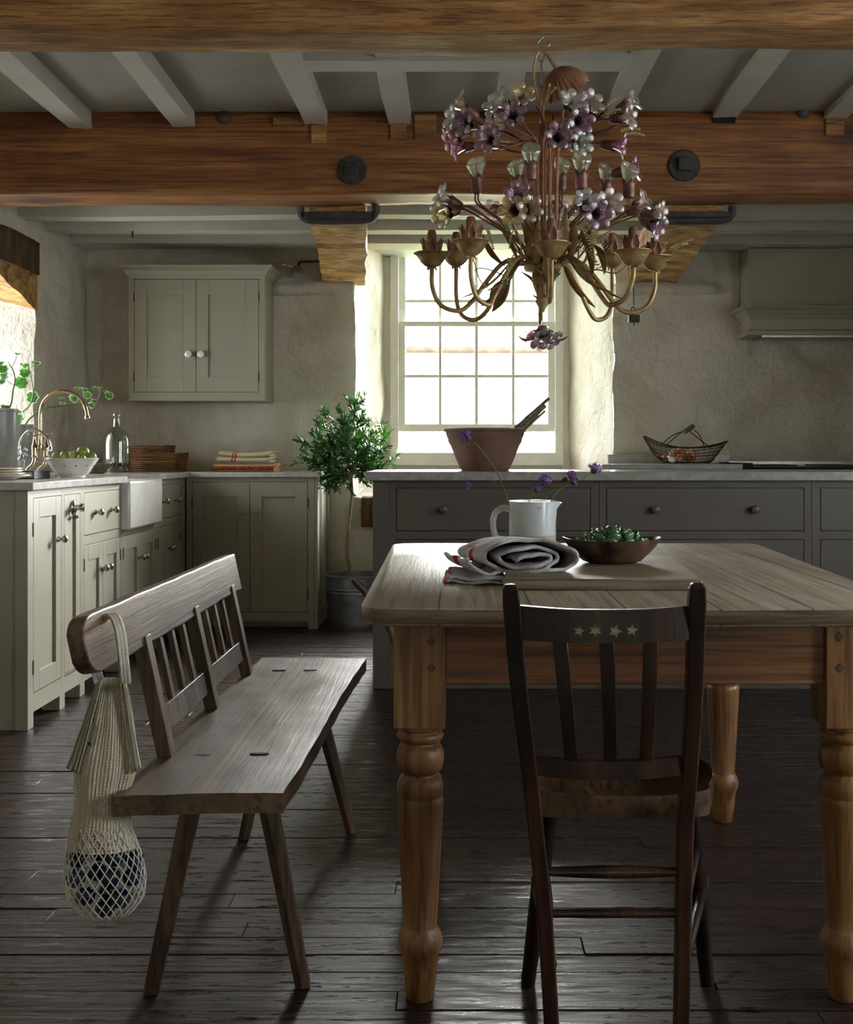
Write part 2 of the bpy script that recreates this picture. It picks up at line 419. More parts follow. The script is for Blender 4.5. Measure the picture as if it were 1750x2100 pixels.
M_['zinc'] = mat('galvanised_zinc', (120,126,132), (156,162,168), .38, 16, metal=.8, rvar=.1)
M_['soil'] = mat('dark_potting_soil', (40,30,22), (70,54,40), .9, 40, bp=1, bscale=60)
M_['bark'] = mat('pale_olive_bark', (120,108,80), (158,146,112), .8, 30, (1,1,.3), bp=.6)
M_['olive'] = leafy('olive_leaf_green', (34,70,34), (70,116,56), 9, .3, .22)
M_['outleaf'] = mat('garden_foliage', (92,140,60), (150,180,100), .6, 3)
M_['geranium'] = mat('geranium_leaf_green', (70,132,52), (190,214,160), .5, 30, rng=(.5,.62))
M_['stem'] = mat('green_plant_stem', (84,116,56), (110,140,70), .5)
M_['wicker'] = wood('brown_rattan_weave', ((84,54,26), (128,86,42), (160,112,60)), 0, 40, .6, .6, along=.1)
M_['linen'] = striped('cream_linen_two_red_lines', (206,192,160), [(0, .28, .31, (180,62,50)), (0, .335, .365, (180,62,50))])
M_['linen_tan'] = striped('tan_linen_red_border', (190,160,112), [(1, .46, .56, (130,48,38))])
M_['towel'] = striped('white_cotton_red_stripe', (206,203,206), [(1, .46, .64, (176,30,46))], bp=.9)
M_['towel_fold'] = striped('white_cotton_red_corner', (206,203,206), [(0, -1, .07, (170,70,74))], bp=.9)
M_['knit'] = None
M_['cream'] = mat('cream_glazed_stoneware', (214,206,188), (224,218,202), .25, 6, coat=.3)
M_['milk'] = mat('pale_blue_white_glaze', (206,212,216), (218,222,224), .16, 8, coat=.5)
M_['rawclay'] = mat('unglazed_clay_band', (176,158,138), None, .8)
M_['apple'] = mat('green_apple_skin', (120,140,52), (158,168,74), .3, 6, coat=.2)
M_['berry'] = mat('blue_black_sloe', (26,28,50), (44,48,78), .4)
M_['bluefruit'] = mat('deep_blue_glaze', (14,24,40), (40,72,104), .25, 14, rng=(.5,.7))
M_['egg_brown'] = mat('brown_eggshell', (196,128,92), (208,146,110), .5)
M_['egg_white'] = mat('cream_eggshell', (226,212,190), None, .5)
M_['wire'] = mat('rusty_dark_wire', (48,36,30), (76,56,44), .6, 60, metal=.5)
M_['spoon'] = wood('grey_worn_treen', ((84,74,58), (122,110,88), (150,138,112)), 0, 30, .6, .4, along=.1)
M_['dough'] = mat('burnt_brown_turned_wood', (30,21,16), (104,80,60), .45, 14, detail=8, bp=.5, bscale=30, rng=(.42,.62))
M_['succ'] = mat('green_glazed_petals', (52,92,58), (104,142,92), .16, 22, coat=.5)
M_['verbena'] = mat('purple_verbena_petals', (112,64,150), (168,118,200), .6, 60)
M_['calyx'] = mat('brown_flower_calyx', (70,52,44), (96,74,60), .7, 60)
M_['tagcloth'] = mat('grey_woven_tag', (150,150,140), None, .8)
M_['ink'] = mat('black_printing', (12,14,16), None, .7)
M_['rail'] = mat('weathered_grey_rail', (62,50,40), (88,74,60), .8, 10)
M_['grass'] = mat('pale_garden_ground', (120,130,80), (150,150,110), .9, 2)
M_['bookc'] = mat('dark_blue_book_cloth', (34,38,48), None, .5)
M_['paper'] = mat('book_page_block', (206,200,184), (190,182,164), .8, 200, (1,1,.02))
M_['boxwood'] = mat('pale_cork_block', (190,150,92), (214,178,120), .6, 30)
# ================================================================ the setting
def rough(p, a=1.0):
    p = V(p)
    return p + noise.noise_vector(p*1.9)*.022*a + noise.noise_vector(p*5.0+V((3,1,7)))*.019*a + noise.noise_vector(p*15)*.003*a
def patch(mb, a, b, c, d, step=.05, amp=1.0):
    "rough quad a-b-c-d (a,b bottom; d,c top)"
    a, b, c, d = map(V, (a, b, c, d))
    nu = max(1, int((b-a).length/step)); nv = max(1, int((d-a).length/step))
    mb.grid(lambda u, v: rough(lerp(lerp(a, b, u), lerp(d, c, u), v), amp), nu, nv)
BY, LX, RX, FY = 7.05, -2.33, 3.2, -2.6
WL, WR, WZ0, WZ1 = -.644, .972, .73, 2.40          # rear window recess at the wall face
FL, FR, FD = -.46, .712, 7.62                      # and at the frame

mb = MB()
patch(mb, (LX-.1, BY, -.05), (WL, BY, -.05), (WL, BY, WZ0), (LX-.1, BY, WZ0))
patch(mb, (LX-.1, BY, WZ0), (WL, BY, WZ0), (WL, BY, 2.6), (LX-.1, BY, 2.6))
patch(mb, (WL, BY, -.05), (WR, BY, -.05), (WR, BY, WZ0), (WL, BY, WZ0))
patch(mb, (WR, BY, -.05), (RX+.1, BY, -.05), (RX+.1, BY, WZ0), (WR, BY, WZ0))
patch(mb, (WR, BY, WZ0), (RX+.1, BY, WZ0), (RX+.1, BY, 2.6), (WR, BY, 2.6), .035, 1.25)
patch(mb, (WL, BY, WZ0), (FL-.03, FD+.06, WZ0), (FL-.03, FD+.06, 2.6), (WL, BY, 2.6), .04, .9)
patch(mb, (FR+.03, FD+.06, WZ0), (WR, BY, WZ0), (WR, BY, 2.6), (FR+.03, FD+.06, 2.6), .04, .9)
patch(mb, (WL, BY, WZ0), (WR, BY, WZ0), (FR+.03, FD+.06, .90), (FL-.03, FD+.06, .90), .04, .8)
for q in ((LX-.2, -.1, WL-.10, 2.6), (WR+.10, -.1, RX+.2, 2.6), (WL-.1, -.1, WR+.1, .70)): mb.box(q[0], BY+.05, q[1], q[2], BY+.09, q[3])
struct('wall_back', mb, M_['plaster'], angle=180)

mb = MB()
OY0, OY1, OZ0, OZ1, OX = 4.85, 6.15, .92, 2.06, -2.86
patch(mb, (LX, FY, -.05), (LX, OY0, -.05), (LX, OY0, 2.6), (LX, FY, 2.6), .12)
patch(mb, (LX, OY1, -.05), (LX, BY+.1, -.05), (LX, BY+.1, 2.6), (LX, OY1, 2.6), .04, .8)
patch(mb, (LX, OY0, -.05), (LX, OY1, -.05), (LX, OY1, OZ0), (LX, OY0, OZ0))
patch(mb, (LX, OY0, OZ1), (LX, OY1, OZ1), (LX, OY1, 2.6), (LX, OY0, 2.6), .05)
patch(mb, (LX, OY1, OZ0), (OX, OY1-.16, OZ0), (OX, OY1-.16, OZ1+.2), (LX, OY1, OZ1+.2), .04, .8)
patch(mb, (LX, OY0, OZ0), (OX, OY0+.48, OZ0), (OX, OY0+.48, OZ1+.2), (LX, OY0, OZ1+.2), .06, .8)
patch(mb, (LX, OY0, OZ0), (LX, OY1, OZ0), (OX, OY1-.1, OZ0), (OX, OY0+.1, OZ0), .06, .3)
patch(mb, (LX, OY0, OZ1+.1), (LX, OY1, OZ1+.1), (OX-.05, OY1, OZ1+.1), (OX-.05, OY0, OZ1+.1), .06, .3)
for q in ((FY, -.1, OY0-.05, 2.6), (OY1+.05, -.1, BY+.2, 2.6), (OY0-.06, -.1, OY1+.06, OZ0-.05), (OY0-.06, OZ1+.13, OY1+.06, 2.6)): mb.box(LX-.10, q[0], q[1], LX-.06, q[2], q[3])
mb.box(OX-.06, OY0-.1, OZ1+.13, LX-.08, OY1+.1, OZ1+.16)
struct('wall_left', mb, M_['plaster'], angle=180)

mb = MB(); QY0, QY1, QZ0, QZ1 = 2.28, 3.02, .76, 2.12; QA, QB = .05, 1.05
for ya, yb in ((FY, QA), (QB, QY0), (QY1, BY+.1)): patch(mb, (RX, ya, -.05), (RX, yb, -.05), (RX, yb, 2.6), (RX, ya, 2.6), .3, .5); mb.box(RX+.10, ya, -.1, RX+.14, yb, 2.6)
for ya, yb in ((QA, QB), (QY0, QY1)):
    patch(mb, (RX, ya, -.05), (RX, yb, -.05), (RX, yb, QZ0), (RX, ya, QZ0), .3, .3); patch(mb, (RX, ya, QZ1), (RX, yb, QZ1), (RX, yb, 2.6), (RX, ya, 2.6), .3, .3)
    mb.box(RX+.03, ya-.05, -.1, RX+.14, yb+.05, QZ0-.01); mb.box(RX+.03, ya-.05, QZ1+.01, RX+.14, yb+.05, 2.6)
struct('wall_right', mb, M_['plaster'], angle=180)
mb = MB(); patch(mb, (LX-.1, FY, -.05), (RX+.1, FY, -.05), (RX+.1, FY, 2.6), (LX-.1, FY, 2.6), .3)
struct('wall_front', mb, M_['plaster'], angle=180)

# floor: every board a box of its own inside the one floor mesh
mb = MB(); y = -1.4; rr = random.Random(5)
mb.box(LX-.2, FY-.1, -.14, RX+.2, BY+.2, -.055)
while y < 7.2:
    wd = .0755*rr.uniform(.97, 1.04); x = LX-.15-rr.random()*1.2
    while x < RX+.1:
        ln = rr.uniform(.7, 2.6); dz = rr.uniform(-.0016, .0008)
        if y < 2.46: dz += rr.uniform(-.002, .0015)
        g = .0006 if y > 2.49 else .0010
        mb.box(max(x, LX-.15)+g, y+g, -.05, min(x+ln, RX+.12)-g, y+wd-g, dz); x += ln
    y += wd
o = struct('floor', mb, M_['floor'], bevel=.0009)

# ceilings
mb = MB()
mb.box(LX-.1, FY-.1, 2.56, RX+.1, 5.36, 2.60)
mb.box(LX-.1, 5.30, 2.345, RX+.1, BY+.7, 2.39)
struct('ceiling', mb, M_['ceil'])
mb = MB(); mb.box(LX-.1, 5.352, 2.345, RX+.1, 5.372, 2.60); struct('trim_1', mb, M_['ceil'])

# ---- windows
def sash(mb, x0, x1, z0, z1, y, cols, rows, st=.045, mt=.020, dep=.035, bot=None, top=None):
    bot = bot or st; top = top or st
    mb.box(x0, y, z0, x0+st, y+dep, z1); mb.box(x1-st, y, z0, x1, y+dep, z1)
    mb.box(x0+st, y, z0, x1-st, y+dep, z0+bot); mb.box(x0+st, y, z1-top, x1-st, y+dep, z1)
    for c in cols: mb.box(c-mt/2, y+.006, z0+bot, c+mt/2, y+dep-.004, z1-top)
    for r in rows: mb.box(x0+st, y+.008, r-mt/2, x1-st, y+dep-.006, r+mt/2)
win = MB(); zf0, zf1 = .957, 2.42
win.box(FL, 7.60, zf0, FL+.055, 7.72, zf1); win.box(FR-.055, 7.60, zf0, FR, 7.72, zf1)
win.box(FL-.12, 7.64, .86, FL+.01, 7.74, zf1); win.box(FR-.01, 7.64, .86, FR+.12, 7.74, zf1)
win.box(FL, 7.58, zf0-.03, FR, 7.72, zf0+.055); win.box(FL+.055, 7.60, 2.36, FR-.055, 7.72, zf1)
win.box(FL-.05, 7.66, .86, FR+.05, 7.74, zf0)
wf = struct('window_1', win, M_['white'], bevel=.003)
m = MB(); mcol = [(903-VX)*7.64/F, (977.5-VX)*7.64/F, (1053-VX)*7.64/F]
sash(m, FL+.055, FR-.055, 1.155, 1.905, 7.625, mcol, [1.533], bot=.052, top=.034)
lo = out('lower_sash', m, M_['white'], wf, bevel=.002)
m = MB(); sash(m, FL+.055, FR-.055, 1.872, 2.40, 7.668, [c*1.004 for c in mcol], [2.05], top=.05, bot=.034)
up = out('upper_sash', m, M_['white'], wf, bevel=.002)
m = MB(); m.box(FL+.09, 7.640, 1.19, FR-.09, 7.643, 1.88); out('glass_pane', m, M_['windowglass'], lo)
m = MB(); m.box(FL+.09, 7.683, 1.89, FR-.09, 7.686, 2.37); out('glass_pane', m, M_['windowglass'], up)

win = MB(); a, b = OY0+.44, OY1-.12
win.box(OX-.06, a, .92, OX, a+.05, 2.2); win.box(OX-.06, b-.05, .92, OX, b, 2.2)
win.box(OX-.06, a, .92, OX, b, .98); win.box(OX-.06, a, 2.08, OX, b, 2.2); win.box(OX-.05, (a+b)/2-.02, .95, OX-.01, (a+b)/2+.02, 2.1)
win.box(OX-.05, a, 1.5, OX-.01, b, 1.53)
w2 = struct('window_2', win, M_['white'], bevel=.003)
m = MB(); m.box(OX-.035, a+.02, .95, OX-.032, b-.02, 2.1); out('glass_pane', m, M_['windowglass'], w2)
for nm, ya, yb in (('window_3', QY0, QY1), ('window_4', QA, QB)):  # the nearer opening is out of view, added to brighten table front and chair
    win = MB(); X = RX+.02; ym = (ya+yb)/2
    win.box(X, ya-.06, QZ0, X+.07, ya+.05, QZ1); win.box(X, yb-.05, QZ0, X+.07, yb+.06, QZ1)
    win.box(X, ya, QZ0-.03, X+.07, yb, QZ0+.05); win.box(X, ya, QZ1-.05, X+.07, yb, QZ1+.03)
    win.box(X+.02, ym-.02, QZ0, X+.05, ym+.02, QZ1); win.box(X+.02, ya, 1.43, X+.05, yb, 1.46)
    w3 = struct(nm, win, M_['white'], bevel=.003)
    m = MB(); m.box(X+.03, ya, QZ0, X+.033, yb, QZ1); out('glass_pane', m, M_['windowglass'], w3)

# ---- beams
b1 = thing('ceiling_beam', 'rough orange-brown oak beam across the very top, nearest the viewer', 'beam', (.4, 3.28, 2.22), 'oak ceiling beams')
m = MB(); m.roughbox(LX+.01, 3.18, 2.222, RX-.01, 3.40, 2.56, .045, .022, 2.6, .006); out('timber', m, M_['beamrough'], b1, angle=180)
b2 = thing('ceiling_beam', 'broad orange-brown oak beam with iron bolt plates behind the chandelier', 'beam', (.4, 5.2, 2.19), 'oak ceiling beams')
m = MB(); m.roughbox(LX+.01, 5.10, 2.19, RX-.01, 5.352, 2.558, .05, .012, 2.2, .003); out('timber', m, M_['beam'], b2, angle=180)
for (px, py, r) in ((723, 350, .066), (1403, 340, .073)):
    c = P(px, py, 5.095); Mx = basis((0, -1, 0))
    m = MB(); m.lathe([(0, 0), (r*.98, 0), (r, .006), (r*.93, .013), (0, .014)], c, 28, Mx); pl = out('bolt_plate', m, M_['iron'], b2)
    m = MB(); m.hexa([c+V(q) for q in ((-.032,-.040,-.028),(.030,-.042,-.031),(.031,-.012,-.031),(-.032,-.012,-.028),(-.030,-.040,.031),(.032,-.042,.029),(.032,-.012,.029),(-.030,-.012,.031))])
    out('nut', m, M_['iron'], pl, bevel=.004)
for (px, py) in ((460, 241), (1647, 229)):
    m = MB(); m.ball(P(px, py, 5.10), (.034, .022, .030), 12, 8); out('bolt_head', m, M_['iron'], b2)
for (px, py, wx, wz) in ((655, 272, .036, .05), (817, 268, .036, .042), (1712, 258, .042, .045), (592, 250, .07, .02), (873, 262, .05, .058)):
    c = P(px, py, 5.10); m = MB(); m.box(c.x-wx, 5.088, c.z-wz, c.x+wx, 5.11, c.z+wz); out('timber_plug', m, M_['beamrough'], b2, bevel=.003)
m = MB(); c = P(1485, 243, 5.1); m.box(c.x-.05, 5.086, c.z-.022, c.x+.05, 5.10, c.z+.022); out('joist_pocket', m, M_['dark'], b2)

# white joists between the two oak beams
JL = ['beginning at far left edge of the oak beam', 'second from the left above the oak beam', 'left of the small ceiling trimmer', 'just left of the chandelier', 'hidden behind the chandelier chain',
      'just right of the shell canopy', 'right of the chandelier, over the dark joist pocket', 'at far right edge above the oak beam']
for i, (px, zz) in enumerate(((163, 2.478), (375, 2.492), (648, 2.498), (820, 2.502), (1038, 2.51), (1262, 2.52), (1487, 2.525), (1716, 2.525))):
    x = (px-VX)*5.1/F; m = MB()
    m.roughbox(0, 0, 0, 1, 1, 1, 2, 0)
    m = MB(); n = 26; skew = (-.05, -.035, -.012, 0, 0, .02, .03, .03)[i]
    def jp(u, s, t, x=x, zz=zz, skew=skew):
        yy = 5.12-u*5.6; p = V((x+skew*(5.12-yy)*-.35+s*.052, yy, zz if t < .5 else 2.57))
        return p+noise.noise_vector(V((x*9, yy*1.7, s*3)))*(.012 if t < .5 else 0)
    for (s0, t0, s1, t1) in ((-1, 1, -1, 0), (-1, 0, 1, 0), (1, 0, 1, 1)):
        m.grid(lambda u, v, s0=s0, t0=t0, s1=s1, t1=t1: jp(u, lerp(s0, s1, v), lerp(t0, t1, v)), n, 1)
    m.add([jp(0, -1, 0), jp(0, 1, 0), jp(0, 1, 1), jp(0, -1, 1)], [(0, 1, 2, 3)])
    o = out('ceiling_joist', m, M_['joist']); tag(o, 'whitewashed ceiling joist running away from viewer, '+JL[i], 'joist', 'whitewashed joists between the oak beams')
m = MB(); m.roughbox(-.60, 4.26, 2.495, .66, 4.38, 2.565, .06, .003, 3)
tag(out('ceiling_trimmer', m, M_['joist'], angle=40), 'short white crosspiece spanning joists behind the top oak beam', 'joist')
BL = ['closest behind the big oak beam', 'second behind the big oak beam', 'third behind the big oak beam, over the rear', 'against the rear wall above wall cupboard']
for i, (yy, zz, hw) in enumerate(((5.60, 2.262, .055), (5.98, 2.262, .055), (6.38, 2.266, .06), (6.86, 2.27, .10))):
    m = MB(); m.roughbox(LX+.0, yy-hw, zz, RX, yy+hw, 2.330, .09, .012, 1.4, .002)
    tag(out('rear_joist', m, M_['joist'], angle=60), 'long whitewashed joist running left to right, '+BL[i], 'joist', 'whitewashed joists at the rear')
m = MB(); m.tube([P(272, 474, 6.0), P(271, 482, 6.0), P(273, 487, 6.0)], .006, 6)
tag(out('ceiling_hook', m, M_['iron']), 'tiny iron hook under the white rear joists at left', 'hook')

# corbels with iron straps
for nm, A, lab in (('timber_corbel', ((635, 752), (662, 748)), 'rough tapered timber corbel left of the window'), ('timber_corbel', ((1355, 1484), (1294, 1386)), 'rough timber corbel right of the window behind the chandelier')):
    (a0, a1), (w0, w1) = A; t = thing(nm, lab, 'corbel', ((a0+a1-2*VX)/2*5.6/F, 6.2, 2.1), 'timber corbels under the oak beam')
    y0, y1 = 5.36, 7.1; k = 5.36/F; kk = 7.03/F
    X0, X1, Y0, Y1 = (a0-VX)*k, (a1-VX)*k, (w0-VX)*kk, (w1-VX)*kk
    def cp(u, v, side=0):
        xx = lerp(lerp(X0, X1, u), lerp(Y0, Y1, u), v); yy = lerp(y0, y1, v)
        zb = lerp(2.145, 2.072, v)-.012*sin(v*7)*(1-v)+(.014 if .33 < v < .37 else 0)
        return V((xx, yy, zb))+noise.noise_vector(V((xx*12, yy*7, zb*9)))*.011
    m = MB(); m.grid(lambda u, v: cp(u, v), 12, 44)
    m.grid(lambda u, v: lerp(cp(0, v), V((cp(0, v).x, cp(0, v).y, 2.25)), 1-u), 4, 44); m.grid(lambda u, v: lerp(cp(1, v), V((cp(1, v).x, cp(1, v).y, 2.25)), u), 4, 44)
    m.grid(lambda u, v: lerp(cp(u, 0), V((cp(u, 0).x, y0, 2.25)), 1-v), 12, 4)
    out('timber', m, M_['corbel'], t, angle=50)
    m = MB(); e = .045; xa, xb = X0-e, X1+e
    m.tube(spl([(xa, 5.36, 2.19), (xa+.005, 5.37, 2.15), (xa+.04, 5.38, 2.125), ((xa+xb)/2, 5.38, 2.12), (xb-.04, 5.38, 2.125), (xb-.005, 5.37, 2.15), (xb, 5.36, 2.19)], 5), .019, 8)
    m.box(xa+.02, 5.33, 2.13, xb-.02, 5.42, 2.155)
    out('iron_strap', m, M_['iron'], t)
# little iron hanging from the right-hand corbel
t = thing('hanging_weight', 'small black iron weight hanging on a chain behind the chandelier', 'weight', P(1300, 655, 6.85))
m = MB(); m.tube([P(1299, 560, 6.85), P(1300, 625, 6.85)], .004, 6)
m.tube([P(1299, 636, 6.85)+V((cos(a)*.012, 0, sin(a)*.02)) for a in [i*pi/5 for i in range(10)]], .004, 6, closed=True); out('chain', m, M_['iron'], t)
m = MB(); c = P(1300, 654, 6.85); m.box(c.x-.033, 6.82, c.z-.022, c.x+.033, 6.88, c.z+.022); m.tube([c+V((0, 0, -.02)), c+V((0, 0, -.045))], .004, 6); out('block', m, M_['iron'], t, bevel=.002)

# timber over the left window
t = thing('window_lintel', 'dark weathered timber lintel with pale bracket at far left wall', 'lintel', (-2.5, 5.6, 2.0))
m = MB(); m.roughbox(-2.84, 4.70, 1.985, -2.30, 6.165, 2.155, .04, .015, 3, .005); out('timber', m, M_['lintel'], t, angle=180)
m = MB(); n = 22
def lb(u, v):
    yy = lerp(5.15, 6.17, v); z0 = lerp(1.955, 1.79, max(0, (v-.15)/.85)**1.3); z1 = 2.0
    pts = [(-2.315, z1), (-2.315, z0), (-2.62, z0+.06), (-2.62, z1)]; k = u*3; i = min(2, int(k)); f = k-i
    return V((lerp(pts[i][0], pts[i+1][0], f), yy, lerp(pts[i][1], pts[i+1][1], f)))+noise.noise_vector(V((u*6, yy*7, v*3)))*.008
m.grid(lb, 12, n); a = len(m.v)-13
m.f.append(tuple(range(a, a+13))); m.f.append(tuple(range(12, -1, -1)))
out('bracket', m, M_['corbel'], t, angle=60)
m = MB(); m.roughbox(-.60, 6.93, .56, -.30, 7.12, .735, .03, .016, 5, .005)
tag(out('timber_stub', m, M_['lintel'], angle=180), 'old sawn timber end set in the wall beside the olive tree', 'timber')
# raised plaster ledge under the corbels
m = MB()
for x0, x1 in ((-1.17, -.655), (.985, 1.62)):
    m.roughbox(x0, 7.0, 2.0, x1, 7.12, 2.075, .05, .012, 4)
struct('trim_2', m, M_['plaster'], angle=180)

# bulkhead light with conduit
t = thing('wall_light', 'small round lampholder with black conduit beside the wall cupboard', 'light', P(610, 560, 6.95))
c = P(610, 558, 6.99); m = MB(); m.lathe([(0, 0), (.038, 0), (.04, .012), (.03, .026), (.024, .03), (0, .03)], c, 20, basis((0, -1, 0))); out('rose', m, M_['stoneware'], t)
m = MB(); m.ball(c+V((0, -.04, -.002)), (.018, .024, .018), 12, 8); out('bulb', m, M_['bottle'], t)
m = MB(); m.tube(spl([P(612, 552, 7.0), P(613, 541, 7.0), P(619, 537, 7.0), P(660, 536, 7.0)], 6), .008, 8); out('conduit', m, M_['iron'], t)
m = MB(); m.tube(spl([P(555, 545, 6.97), P(570, 540, 6.95), P(590, 543, 6.97), P(606, 551, 6.98)], 6), .0025, 5); m.tube(spl([P(565, 549, 6.97), P(578, 543, 6.95), P(595, 547, 6.97), P(606, 553, 6.98)], 6), .002, 5); out('flex', m, M_['bronze'], t)

# outside
m = MB(); m.box(-30, 8.4, -.4, 30, 60, -.35); struct('garden_ground', m, M_['grass'])
m = MB(); m.roughbox(-3.5, 10.95, 1.995, 4.5, 11.05, 2.055, .2, .01, 2)
tag(out('garden_rail', m, M_['rail'], angle=180), 'weathered horizontal rail outside seen through the window', 'rail')
def leaf_cloud(m, c, rad, n, ls, rnd, flat=1.0):
    for _ in range(n):
        d = V((rnd.gauss(0, 1), rnd.gauss(0, 1), rnd.gauss(0, 1))).normalized()*rnd.random()**.45
        p = V(c)+V((d.x*rad, d.y*rad, d.z*rad*flat)); a = V((rnd.gauss(0, 1), rnd.gauss(0, 1), rnd.gauss(0, .6))).normalized(); b = a.orthogonal().normalized()
        s = ls*rnd.uniform(.6, 1.3); m.add([p-a*s, p+b*s*.4, p+a*s, p-b*s*.4], [(0, 1, 2, 3)])
for (x, y, z, r, n, lab) in ((2.2, 12.5, 1.7, .75, 300, 'pale garden tree outside at right of window'), (1.5, 11.0, .55, .7, 420, 'low green shrub outside under the raised sash'), (.85, 14.5, 2.5, .6, 150, 'faint treetop outside behind the chandelier arms')):
    t = thing('garden_tree', lab, 'tree', (x, y, -.35))
    m = MB(); leaf_cloud(m, (x, y, z), r, n, .05, R); out('foliage', m, M_['outleaf'], t)
    m = MB(); m.tube(spl([(x, y, -.36), (x+.05, y, z*.4), (x, y, z)], 5), [.06]*6+[.05]*4+[.03], 7); out('trunk', m, M_['bark'], t)
# ================================================================ cabinets
def uvn(O, U, Nn):
    O, U, Nn = V(O), V(U), V(Nn)
    return lambda u, z, d: O+U*u+V((0, 0, z))+Nn*d
def pbox(m, T, u0, u1, z0, z1, d0, d1):
    m.hexa([T(u0, z0, d0), T(u1, z0, d0), T(u1, z0, d1), T(u0, z0, d1), T(u0, z1, d0), T(u1, z1, d0), T(u1, z1, d1), T(u0, z1, d1)])
def knob(T, Nn, u, z, mt, parent, r=.016):
    m = MB(); m.lathe([(0, -.001), (.011, 0), (.011, .003), (.006, .008), (.0065, .014), (r*.85, .019), (r, .026), (r*.85, .033), (r*.4, .037), (0, .038)], T(u, z, 0), 16, basis(Nn))
    return out('knob', m, mt, parent)
def shaker(T, Nn, u0, u1, z0, z1, mt, parent, fw=.06, name='door', hinge=None):
    m = MB(); d0, d1 = -.02, 0
    pbox(m, T, u0, u0+fw, z0, z1, d0, d1); pbox(m, T, u1-fw, u1, z0, z1, d0, d1)
    pbox(m, T, u0+fw, u1-fw, z0, z0+fw*1.25, d0, d1); pbox(m, T, u0+fw, u1-fw, z1-fw*1.25, z1, d0, d1)
    pbox(m, T, u0+fw-.002, u1-fw+.002, z0+fw, z1-fw, d0, -.0095)
    o = out(name, m, mt, parent, bevel=.0012)
    if hinge is not None:
        hu = u0-.003 if hinge < 0 else u1+.003
        for hz in (z0+(z1-z0)*.13, z0+(z1-z0)*.84):
            m = MB(); pbox(m, T, hu-.0035, hu+.0035, hz-.026, hz+.026, -.004, .003); out('hinge', m, M_['iron'], o)
    return o
def slab(T, Nn, u0, u1, z0, z1, mt, parent, name='drawer'):
    m = MB(); pbox(m, T, u0, u1, z0, z1, -.02, 0); return out(name, m, mt, parent, bevel=.0012)
def carcass(T, W, depth, z0, z1, holes, mt, parent, toe=None, side=(1, 1)):
    "face frame around the openings plus the box behind; toe = (rail height, foot width)"
    m = MB(); g = .0028
    H = [(a-g, b+g, c-g, d+g) for a, b, c, d in holes]
    if toe: H.append((toe[1], W-toe[1], z0-1, toe[0]))
    us = sorted({0, W}|{x for h in H for x in h[:2] if 0 < x < W}); zs = sorted({z0, z1}|{x for h in H for x in h[2:] if z0 < x < z1})
    # merge cells vertically per column into runs
    for i in range(len(us)-1):
        run = None
        for j in range(len(zs)-1):
            uc, zc = (us[i]+us[i+1])/2, (zs[j]+zs[j+1])/2
            solid = not any(h[0] < uc < h[1] and h[2] < zc < h[3] for h in H)
            if solid: run = (run[0] if run else zs[j], zs[j+1])
            if (not solid or j == len(zs)-2) and run:
                pbox(m, T, us[i], us[i+1], run[0], run[1], -.022, 0); run = None
    zb = (toe[0]+.0) if toe else z0
    pbox(m, T, .001, W-.001, zb, z1-.001, -depth, -.0225)
    if toe:
        pbox(m, T, .001, W-.001, z0, zb, -depth, -.09)
        pbox(m, T, 0, toe[1], z0, zb, -.07, -.022); pbox(m, T, W-toe[1], W, z0, zb, -.07, -.022)
    return out('carcass', m, mt, parent)
SP, GP, NK = M_['stone_paint'], M_['grey_paint'], M_['nickel']

# --- left-hand run, fronts at x = -1.56 facing +X; u runs away from the viewer
LF = -1.56; DEP = .70
def lrun(y0, y1, name, lab):
    t = thing(name, lab, 'cabinet', (LF-.3, (y0+y1)/2, 0), 'fitted cabinets of the left-hand run')
    return t, uvn((LF, y0, 0), (0, 1, 0), (1, 0, 0)), y1-y0
Nx = (1, 0, 0)
# end panel towards the viewer
m = MB(); m.box(LX+.02, 4.065, 0, LF-.045, 4.085, .868); m.box(LF-.045, 4.06, 0, LF+.001, 4.085, .868)
t = thing('end_panel', 'dark shaded end panel of the left-hand cabinet run', 'panel', (LF-.4, 4.07, 0)); out('board', m, SP, t, bevel=.001)
t, T, W = lrun(4.087, 4.418, 'tall_door_cabinet', 'narrow stone-coloured cabinet with one tall door nearest the viewer')
h = (.03, W-.012, .125, .838); carcass(T, W, DEP, 0, .868, [h], SP, t, (.055, .03))
d = shaker(T, Nx, *h, SP, t, .058, hinge=-1); knob(T, Nx, W-.045, .67, NK, d)
t, T, W = lrun(4.42, 4.648, 'pull_out_cabinet', 'slim pull-out cabinet with chrome latch beside the drawer unit')
h = (.022, W-.022, .12, .838); carcass(T, W, DEP, 0, .868, [h], SP, t, (.055, .025))
d = shaker(T, Nx, *h, SP, t, .05)
m = MB(); Bx = basis(Nx); m.lathe([(0, 0), (.030, 0), (.031, .006), (.024, .012), (.012, .014), (.012, .03), (.018, .034), (.016, .045), (0, .047)], T(W/2, .785, 0), 20, Bx, sx=.8)
m.box(LF, 4.50, .74, LF+.012, 4.57, .752); out('latch', m, M_['chrome'], d)
m = MB(); pbox(m, T, .04, W-.05, .128, .134, 0, .006); out('kick_hinge', m, M_['chrome'], d)
t, T, W = lrun(4.65, 5.195, 'drawer_cabinet', 'stone-coloured cabinet with one drawer over two doors left of sink')
hs = [(.028, W-.022, .662, .838), (.028, W/2+.001, .12, .618), (W/2+.003, W-.022, .12, .618)]
carcass(T, W, DEP, 0, .868, hs, SP, t, (.055, .03))
d = slab(T, Nx, *hs[0], SP, t); knob(T, Nx, .17, .752, NK, d); knob(T, Nx, .385, .752, NK, d)
d = shaker(T, Nx, *hs[1], SP, t, .052, hinge=-1); knob(T, Nx, W/2-.028, .505, NK, d)
d = shaker(T, Nx, *hs[2], SP, t, .052, hinge=1); knob(T, Nx, W/2+.032, .505, NK, d)
